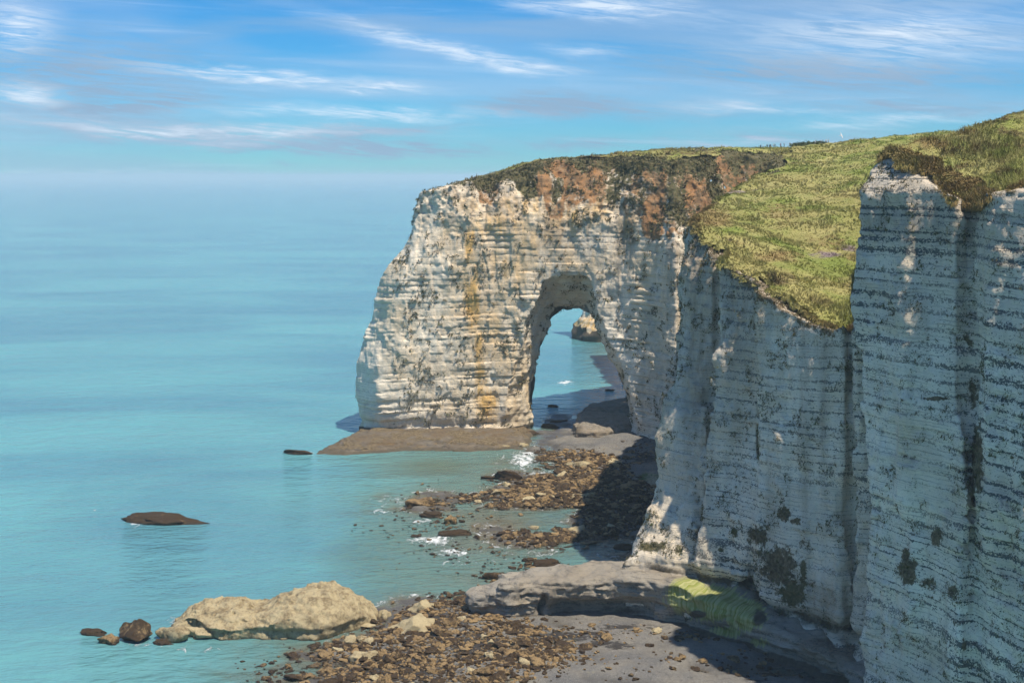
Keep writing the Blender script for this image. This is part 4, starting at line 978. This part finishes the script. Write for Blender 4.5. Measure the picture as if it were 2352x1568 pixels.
# rubble: many stones inside regions of the shore
def in_poly(u, v, poly):
    ins = np.zeros(u.shape, bool)
    for i in range(len(poly)):
        ax, ay = poly[i]; bx, by = poly[(i + 1) % len(poly)]
        ins ^= ((ay > v) != (by > v)) & (u < (bx - ax) * (v - ay) / (by - ay + 1e-9) + ax)
    return ins
RUB = {
    'near': ([(700, 1600), (700, 1505), (770, 1470), (860, 1440), (930, 1400), (1000, 1385), (1085, 1372), (1110, 1420), (1200, 1450), (1330, 1500), (1290, 1540), (1210, 1570), (1150, 1600)], 5200),
    'far': ([(1225, 1035), (1290, 1038), (1370, 1048), (1430, 1068), (1440, 1105), (1500, 1130), (1530, 1150), (1510, 1190), (1470, 1225), (1400, 1215), (1330, 1200), (1300, 1172), (1180, 1166), (1090, 1158), (1060, 1145), (1120, 1130), (1200, 1118), (1240, 1095), (1240, 1060)], 6500),
    'strip': ([(1150, 1228), (1210, 1215), (1300, 1215), (1400, 1222), (1450, 1235), (1400, 1245), (1310, 1262), (1250, 1255), (1190, 1245)], 1200),
}
def scatter(poly, n, seed):
    r = np.random.default_rng(seed); pu = [p[0] for p in poly]; pv = [p[1] for p in poly]; out = []
    g = [G(u, v) for u, v in poly]; xs = [p[0] for p in g]; ys = [p[1] for p in g]
    x = r.uniform(min(xs) - 3, max(xs) + 3, n * 6); y = r.uniform(min(ys) - 3, max(ys) + 3, n * 6)
    jx = x + r.normal(0, 1.6, len(x)); jy = y + r.normal(0, 2.0, len(x))
    u, v = UV(jx, jy, x * 0); k = in_poly(u, v, poly); return x[k][:n], y[k][:n]
SMALL = [rock_mesh(400 + i, 2, .6) for i in range(14)]; TINY = [rock_mesh(430 + i, 1, .65) for i in range(14)]
def rubble():
    rows = []                            # x, y, size, kind tint
    for key, (poly, n) in RUB.items():
        x, y = scatter(poly, n, {'near': 1, 'far': 2, 'strip': 3}[key]); r = np.random.default_rng(len(x))
        s = np.clip(r.lognormal(-1.15 if key == 'near' else -0.85, .58, len(x)), .16, 1.7)
        h = beach_h(x, y)
        keep = (h > -0.55) | (r.random(len(x)) < .35)
        rows += [(a, b, c, hh, key) for a, b, c, hh, kk in zip(x, y, s, h, keep) if kk]
    # loose stones in shallow water
    for (u, v, su, sv, n) in [(640, 1540, 70, 24, 70), (700, 1505, 50, 20, 40), (1010, 1190, 120, 44, 170), (1130, 1270, 150, 40, 170), (940, 1215, 80, 16, 24), (1180, 1110, 50, 14, 60), (1245, 1300, 34, 9, 130), (1140, 1328, 26, 9, 70), (1000, 1160, 34, 9, 80), (1190, 1102, 34, 8, 60), (1100, 1150, 70, 12, 150), (1080, 1372, 70, 9, 130), (1250, 990, 40, 12, 60), (1190, 1005, 24, 8, 40), (1480, 1045, 40, 20, 160), (1350, 1470, 110, 26, 110), (1200, 1110, 60, 20, 40), (1220, 1450, 60, 24, 90), (1310, 1040, 60, 6, 60), (1250, 1520, 60, 30, 160), (1350, 1530, 50, 20, 30), (1420, 1560, 60, 20, 12), (1600, 1530, 160, 24, 60), (1750, 1545, 100, 16, 60), (1560, 1470, 80, 10, 50)]:
        r = np.random.default_rng(int(u + v))
        for k in range(n):
            a, b = G(u + r.normal(0, su * .7), max(v + r.normal(0, sv * .7), 950)); hh = float(beach_h(np.array([a]), np.array([b]))[0])
            rows.append((a, b, float(np.clip(r.lognormal(-1.0, .45), .15, 1.2)), max(hh, -0.02), 'loose'))
    rows.sort(key=lambda q: -q[2] / q[1])
    big = [q for q in rows if LANDCLEAR(q[0], q[1])]
    top, rest = big[:260], big[260:]
    WHERE = {'near': [((-22, 232), 'right end of the whale-backed rock'), ((-2, 233), 'tip of the long rock ledge'), ((-16, 224), 'broad pale split boulder'), ((-34, 208), 'shallow water at the bottom edge'), ((8, 222), 'shaded grey sand'), ((-10, 209), 'lower edge of the view')],
             'far': [((8, 370), 'pillar platform'), ((20, 372), 'upper edge of the far rock field'), ((33, 345), 'green weed patch'), ((9, 322), 'bright tan boulder'), ((-6, 320), 'seaward end of the far rock field'), ((30, 305), 'foot of the shaded cliff'), ((20, 325), 'middle of the far rock field')],
             'strip': [((0, 288), 'seaward end of the narrow rock strip between the pools'), ((10, 288), 'middle of the narrow rock strip between the pools'), ((20, 290), 'landward end of the narrow rock strip between the pools')],
             'loose': [((-35, 210), 'shallow water left of the near rubble'), ((10, 222), 'sand below the long rock ledge'), ((8, 405), 'inner foot of the arch pillar'), ((36, 372), 'sandy cove behind the far rock field'), ((-10, 300), 'open shallows before the far rock field')]}
    GRP = {'near': 'boulders of the near rock field', 'far': 'boulders of the far rock field', 'strip': 'boulders of the rock strip between pools', 'loose': 'loose shore stones'}
    def lab(a, b, s, key, tan):
        w = min(WHERE[key], key=lambda q: (q[0][0] - a) ** 2 + (q[0][1] - b) ** 2)[1]
        size = 'large' if s > 1.25 else 'medium-sized' if s > .95 else 'small'
        return size + (' bare tan' if tan else ' brown weed-covered') + (' stone' if key == 'loose' else ' boulder') + ' near the ' + w, GRP[key] + ', ' + size + (' tan' if tan else ' brown') + ', near the ' + w
    for i, (a, b, s, hh, key) in enumerate(top):
        r = np.random.default_rng(i + 900); t = r.random() < (.12 if key == 'near' else .07)
        me = (DATA_T if t else DATA_W)[i % 6]
        put_rock('boulder', me, a, b, max(hh, -.3) + s * .12, (s * r.uniform(.8, 1.3), s * r.uniform(.7, 1.1), s * r.uniform(.7, 1.1)), r.uniform(0, 6.28), *lab(a, b, s, key, t), (r.uniform(-.25, .25), r.uniform(-.25, .25)))
    VV, FF, TT = [], [], []; n = 0
    for i, (a, b, s, hh, key) in enumerate(rest):
        co, fa = (SMALL if s > .55 else TINY)[i % 14]; r = np.random.default_rng(i + 5000); th = r.uniform(0, 6.28); c, sn = math.cos(th), math.sin(th)
        q = co * np.array([s * r.uniform(.8, 1.35), s * r.uniform(.7, 1.1), s * r.uniform(.6, 1.15)]); q = np.stack([q[:, 0] * c - q[:, 1] * sn, q[:, 0] * sn + q[:, 1] * c, q[:, 2]], 1)
        q = q + np.array([a, b, max(hh, -.3) + s * .1]); VV.append(q); FF.append(fa + n); n += len(q); TT.append(np.full(len(q), np.clip(r.normal(.52, .38) + (.12 if key == 'near' else 0), -.2, 1.4)))
    o = mesh_obj('rubble', np.concatenate(VV), np.concatenate(FF), MAT_WEED, smooth=False, attrs={'tint': np.concatenate(TT)})
    tag(o, 'brown weed-covered rubble spread over the shore below the cliffs', 'rubble', kind='stuff')
def LANDCLEAR(x, y):
    return float(LAND(np.array([x]), np.array([y]), np.array([1.0]))[0]) > 0.3
rubble()

# ------------------------------------------------------------------ small life: shrubs, people, gulls, post
def leaf_clump(n, rx, ry, rz, seed, leaf):
    r = np.random.default_rng(seed); cl = r.normal(0, 1, (14, 3)); cl /= np.linalg.norm(cl, axis=1, keepdims=True); cl *= r.uniform(.3, .8, (14, 1)); cl[:, 2] = np.abs(cl[:, 2])
    p = cl[r.integers(0, 14, n)] + r.normal(0, .2, (n, 3)); p[:, 2] = np.maximum(p[:, 2], .0)
    p = p * np.array([rx, ry, rz]); a = r.normal(0, leaf, (n, 3)); b = r.normal(0, leaf, (n, 3))
    V = np.stack([p, p + a, p + b], 1).reshape(-1, 3); return V, np.arange(len(V)).reshape(-1, 3)
MAT_LEAF = flat_mat('shrub_leaves', (0.055, 0.085, 0.025), .7, .6, 2.0)
MAT_BARK = flat_mat('shrub_wood', (0.09, 0.065, 0.045))
MAT_HEDGE = flat_mat('hedge_leaves', (0.10, 0.135, 0.05), .7, .5, 2.0)
def shrub(x, y, rx, rz, label, seed, n=900, leaf=.16, mat=None):
    z = float(ztop(np.array([x]), np.array([y]))[0])
    e = bpy.data.objects.new('shrub', None); COL.objects.link(e); e.location = (x, y, z); tag(e, label, 'shrub', 'shrubs on the cliff top')
    V, F = leaf_clump(n, rx, rx * .8, rz, seed, leaf); mesh_obj('foliage', V, F, mat or MAT_LEAF, e, smooth=False)
    bm = bmesh.new()
    r = random.Random(seed)
    for k in range(4):
        an = r.uniform(0, 6.28); tp = Vector((math.cos(an) * rx * .5, math.sin(an) * rx * .5, rz * .8)); q = tp.to_track_quat('Z', 'Y').to_matrix().to_4x4()
        bmesh.ops.create_cone(bm, cap_ends=True, segments=6, radius1=.09, radius2=.03, depth=tp.length + .5, matrix=q @ __import__('mathutils').Matrix.Translation((0, 0, tp.length / 2 - .25)))
    me = bpy.data.meshes.new('stem'); bm.to_mesh(me); bm.free(); me.materials.append(MAT_BARK); o = bpy.data.objects.new('stem', me); COL.objects.link(o); o.parent = e
SH = [(2225, 214, .9, .8, 'small dark green shrub on the crest below the pale mound'), (2248, 215, .9, .6, 'low green shrub just right of the small dark shrub on the crest'),
      (2328, 214.5, .9, .8, 'dark green shrub high on the crest near the right edge'), (2350, 215, .9, .6, 'green shrub at the very right edge of the crest')]
for i, (u, D, rx, rz, lab) in enumerate(SH): shrub((u - U0) * D / F0, D, rx, rz, lab, 30 + i)
for i, (u, D) in enumerate([(1840, 478), (1860, 480), (1880, 482)]):
    shrub((u - U0) * D / F0, D, 5.0, 1.6, 'low dark hedge bush behind the walkers, ' + ('nearest them', 'in the middle', 'farthest right')[i], 60 + i, 1500, .3, MAT_HEDGE)

# people: one continuous skinned figure, posed, cloned with other clothes
def person_mesh(pose):
    J = {'pel': (0, 0, .95, .13), 'wai': (0, 0, 1.1, .12), 'che': (0, .01, 1.32, .15), 'nec': (0, 0, 1.5, .06), 'hd0': (0, -.01, 1.58, .085), 'hd1': (0, -.02, 1.70, .08),
         'hL': (.09, 0, .90, .09), 'kL': (.11, -.02 + pose, .5, .062), 'aL': (.11, .02 + pose * 1.6, .09, .042), 'fL': (.12, -.13 + pose * 1.6, .04, .035), 'hR': (-.09, 0, .90, .09), 'kR': (-.11, -.02 - pose, .5, .062), 'aR': (-.11, .02 - pose * 1.6, .09, .042), 'fR': (-.12, -.13 - pose * 1.6, .04, .035),
         'sL': (.19, 0, 1.42, .06), 'eL': (.25, .02, 1.14, .045), 'wL': (.24, -.1, .9, .035), 'gL': (.24, -.14, .82, .03), 'sR': (-.19, 0, 1.42, .06), 'eR': (-.25, .02, 1.14, .045), 'wR': (-.24, -.1, .9, .035), 'gR': (-.24, -.14, .82, .03)}
    E = [('pel', 'wai'), ('wai', 'che'), ('che', 'nec'), ('nec', 'hd0'), ('hd0', 'hd1'), ('pel', 'hL'), ('hL', 'kL'), ('kL', 'aL'), ('aL', 'fL'), ('pel', 'hR'), ('hR', 'kR'), ('kR', 'aR'), ('aR', 'fR'), ('che', 'sL'), ('sL', 'eL'), ('eL', 'wL'), ('wL', 'gL'), ('che', 'sR'), ('sR', 'eR'), ('eR', 'wR'), ('wR', 'gR')]
    nm = list(J); me = bpy.data.meshes.new('person_skeleton'); me.from_pydata([J[k][:3] for k in nm], [(nm.index(a), nm.index(b)) for a, b in E], [])
    o = bpy.data.objects.new('person_skeleton', me); COL.objects.link(o); md = o.modifiers.new('skin', 'SKIN')
    for i, k in enumerate(nm):
        sv = me.skin_vertices[0].data[i]; sv.radius = (J[k][3], J[k][3] * (.75 if k in ('che', 'wai', 'pel') else 1)); sv.use_root = k == 'pel'
    o.modifiers.new('sub', 'SUBSURF').levels = 1
    dg = bpy.context.evaluated_depsgraph_get(); m2 = bpy.data.meshes.new_from_object(o.evaluated_get(dg)); bpy.data.objects.remove(o); return m2
CLO = {n: flat_mat('cloth_' + n, c, .85, .2, 8) for n, c in dict(navy=(.03, .04, .08), white=(.7, .7, .7), black=(.02, .02, .022), blue=(.06, .14, .3), denim=(.07, .1, .16), beige=(.4, .33, .24), red=(.3, .05, .04)).items()}
SKIN = flat_mat('skin', (.45, .28, .2), .6, .1); HAIR = flat_mat('hair', (.05, .03, .02), .6, .2)
def person(u, D, shirt, legs, label, pose, rz, sit=0):
    me = person_mesh(pose); me.name = 'person'
    for m in (CLO[shirt], CLO[legs], SKIN, HAIR): me.materials.append(m)
    for p in me.polygons:
        z = p.center.z; ax = abs(p.center.x)
        p.material_index = 3 if (z > 1.66 or (z > 1.56 and p.center.y > .03)) else 2 if (z > 1.49 or (ax > .18 and z < .93 and z > .75)) else 0 if z > .95 else 1
        p.use_smooth = True
    x = (u - U0) * D / F0; z = float(ztop(np.array([x]), np.array([D]))[0])
    o = bpy.data.objects.new('person', me); COL.objects.link(o); o.location = (x, D, z + .2); o.rotation_euler = (0, 0, rz); tag(o, label, 'person', 'walkers on the cliff top')
PEOPLE = [(1747, 'navy', 'black', 'person in dark clothes, leftmost walker on the cliff top'), (1753, 'white', 'denim', 'person in a pale top, second walker from the left on the cliff top'),
          (1762, 'black', 'navy', 'person in black standing in the middle of the cliff-top group'), (1767, 'blue', 'denim', 'person in a blue top standing tallest in the cliff-top group'), (1770, 'navy', 'beige', 'person in navy close beside the tallest walker'),
          (1776, 'white', 'navy', 'person in a white top at the right of the main cliff-top group'), (1780, 'black', 'black', 'person in black at the right end of the main group'), (1793, 'red', 'denim', 'person apart from the group, in front of the hedge'), (1801, 'navy', 'denim', 'person in navy walking by the hedge'),
          (1872, 'white', 'beige', 'person in white farther along the cliff top, left of three'), (1886, 'white', 'denim', 'person in white farther along the cliff top, second from left'), (1898, 'white', 'denim', 'person in white at the right, beside another in white'), (1903, 'white', 'beige', 'person in white, rightmost on the cliff top')]
for i, (u, s, l, lab) in enumerate(PEOPLE): person(u, 470 + (i * 37 % 7) * .6, s, l, lab, [.0, .12, -.1][i % 3], (i * 1.7) % 6.28)

MAT_GULL = flat_mat('gull_feathers', (.62, .62, .62), .7, .2, 6); MAT_GTIP = flat_mat('gull_wing_tips', (.05, .05, .055), .7, .2, 6); MAT_BILL = flat_mat('gull_bill', (.5, .32, .05), .5, .1)
def gull(loc, rot, label, s=1.0, fold=False):
    e = bpy.data.objects.new('gull', None); COL.objects.link(e); e.location = loc; e.rotation_euler = rot; e.scale = (s, s, s); tag(e, label, 'gull')
    n, V, F = 8, [], []
    prof = [(-.34, .015, .0), (-.24, .05, .0), (-.1, .085, 0), (.05, .095, 0), (.17, .07, .02), (.24, .05, .045), (.29, .055, .055), (.34, .035, .05), (.36, .012, .045)]
    for xx, rr, zz in prof:
        for k in range(n): a = k / n * 6.283; V.append((xx, math.cos(a) * rr, zz + math.sin(a) * rr * .85))
    for i in range(len(prof) - 1):
        for k in range(n): F.append((i * n + k, (i + 1) * n + k, (i + 1) * n + (k + 1) % n, i * n + (k + 1) % n))
    mesh_obj('body', V, F, MAT_GULL, e)
    mesh_obj('bill', [(.355, -.012, .045), (.355, .012, .045), (.355, 0, .065), (.42, 0, .038)], [(0, 1, 3), (1, 2, 3), (2, 0, 3)], MAT_BILL, e)
    mesh_obj('tail', [(-.32, -.02, .01), (-.32, .02, .01), (-.47, .08, .0), (-.47, -.08, .0), (-.32, -.02, -.01), (-.32, .02, -.01), (-.47, .08, -.008), (-.47, -.08, -.008)], [(0, 1, 2, 3), (7, 6, 5, 4), (0, 3, 7, 4), (1, 5, 6, 2), (2, 6, 7, 3), (0, 4, 5, 1)], MAT_GULL, e)
    for sg in (-1, 1):
        if fold: st = [(0.02, .07, .03, .17), (-.1, .095, .03, .16), (-.3, .08, .03, .10), (-.45, .04, .02, .03)]; pts = [((a), sg * b, c, w) for a, b, c, w in st]
        else: pts = [(.06, sg * .06, .04, .22), (.1, sg * .28, .12, .2), (.04, sg * .5, .13, .15), (-.05, sg * .68, .09, .09)]
        V, F = [], []
        for xx, yy, zz, w in pts: V += [(xx + w * .4, yy, zz), (xx - w * .6, yy, zz - .01), (xx - w * .6, yy, zz - .02), (xx + w * .4, yy, zz - .025)]
        for i in range(len(pts) - 1):
            for k in range(4): F.append((i * 4 + k, i * 4 + (k + 1) % 4, i * 4 + 4 + (k + 1) % 4, i * 4 + 4 + k))
        w = mesh_obj('wing', V, F, MAT_GULL, e)
        if not fold:
            a = pts[-1]; T = (a[0] - .12, sg * .82, a[2] - .06)
            mesh_obj('wing_tip', [V[12], V[13], V[14], V[15], T], [(0, 1, 4), (1, 2, 4), (2, 3, 4), (3, 0, 4)], MAT_GTIP, w)
gull(P(1932, 312, 330), (.9, .1, .4), 'gull flying with spread wings in the sky above the grassy slope', 1.4)
gull(P(1806, 655, 236), (.3, .1, 2.4), 'white gull gliding in front of the turf edge of the shaded cliff', 1.2)
gull((*G(218, 1172), .08), (0, 0, 1.2), 'small bird sitting alone on the turquoise water at far left', 1.1, fold=True)

# ------------------------------------------------------------------ air
MAT_HAZE = bpy.data.materials.new('sea_air'); MAT_HAZE.use_nodes = True; _t = NT(MAT_HAZE.node_tree); _t.n.clear()
_v = _t.node('ShaderNodeVolumePrincipled'); _v.inputs['Density'].default_value = 0.00012; _v.inputs['Color'].default_value = (0.66, 0.79, 0.88, 1); _v.inputs['Anisotropy'].default_value = 0.0
_o = _t.node('ShaderNodeOutputMaterial'); _t.l.new(_v.outputs[0], _o.inputs['Volume'])
_b = [(x, y, z) for x in (-70000, 70000) for y in (-2000, 46000) for z in (-10, 108)]
hz = mesh_obj('haze', _b, [(0, 1, 3, 2), (4, 6, 7, 5), (0, 4, 5, 1), (2, 3, 7, 6), (0, 2, 6, 4), (1, 5, 7, 3)], MAT_HAZE, smooth=False); tag(hz, kind='stuff')
hz['label'] = 'pale sea haze hanging over the water'; hz['category'] = 'haze'
print('tris', sum(len(o.data.loops) - 2 * len(o.data.polygons) for o in bpy.data.objects if o.type == 'MESH'))
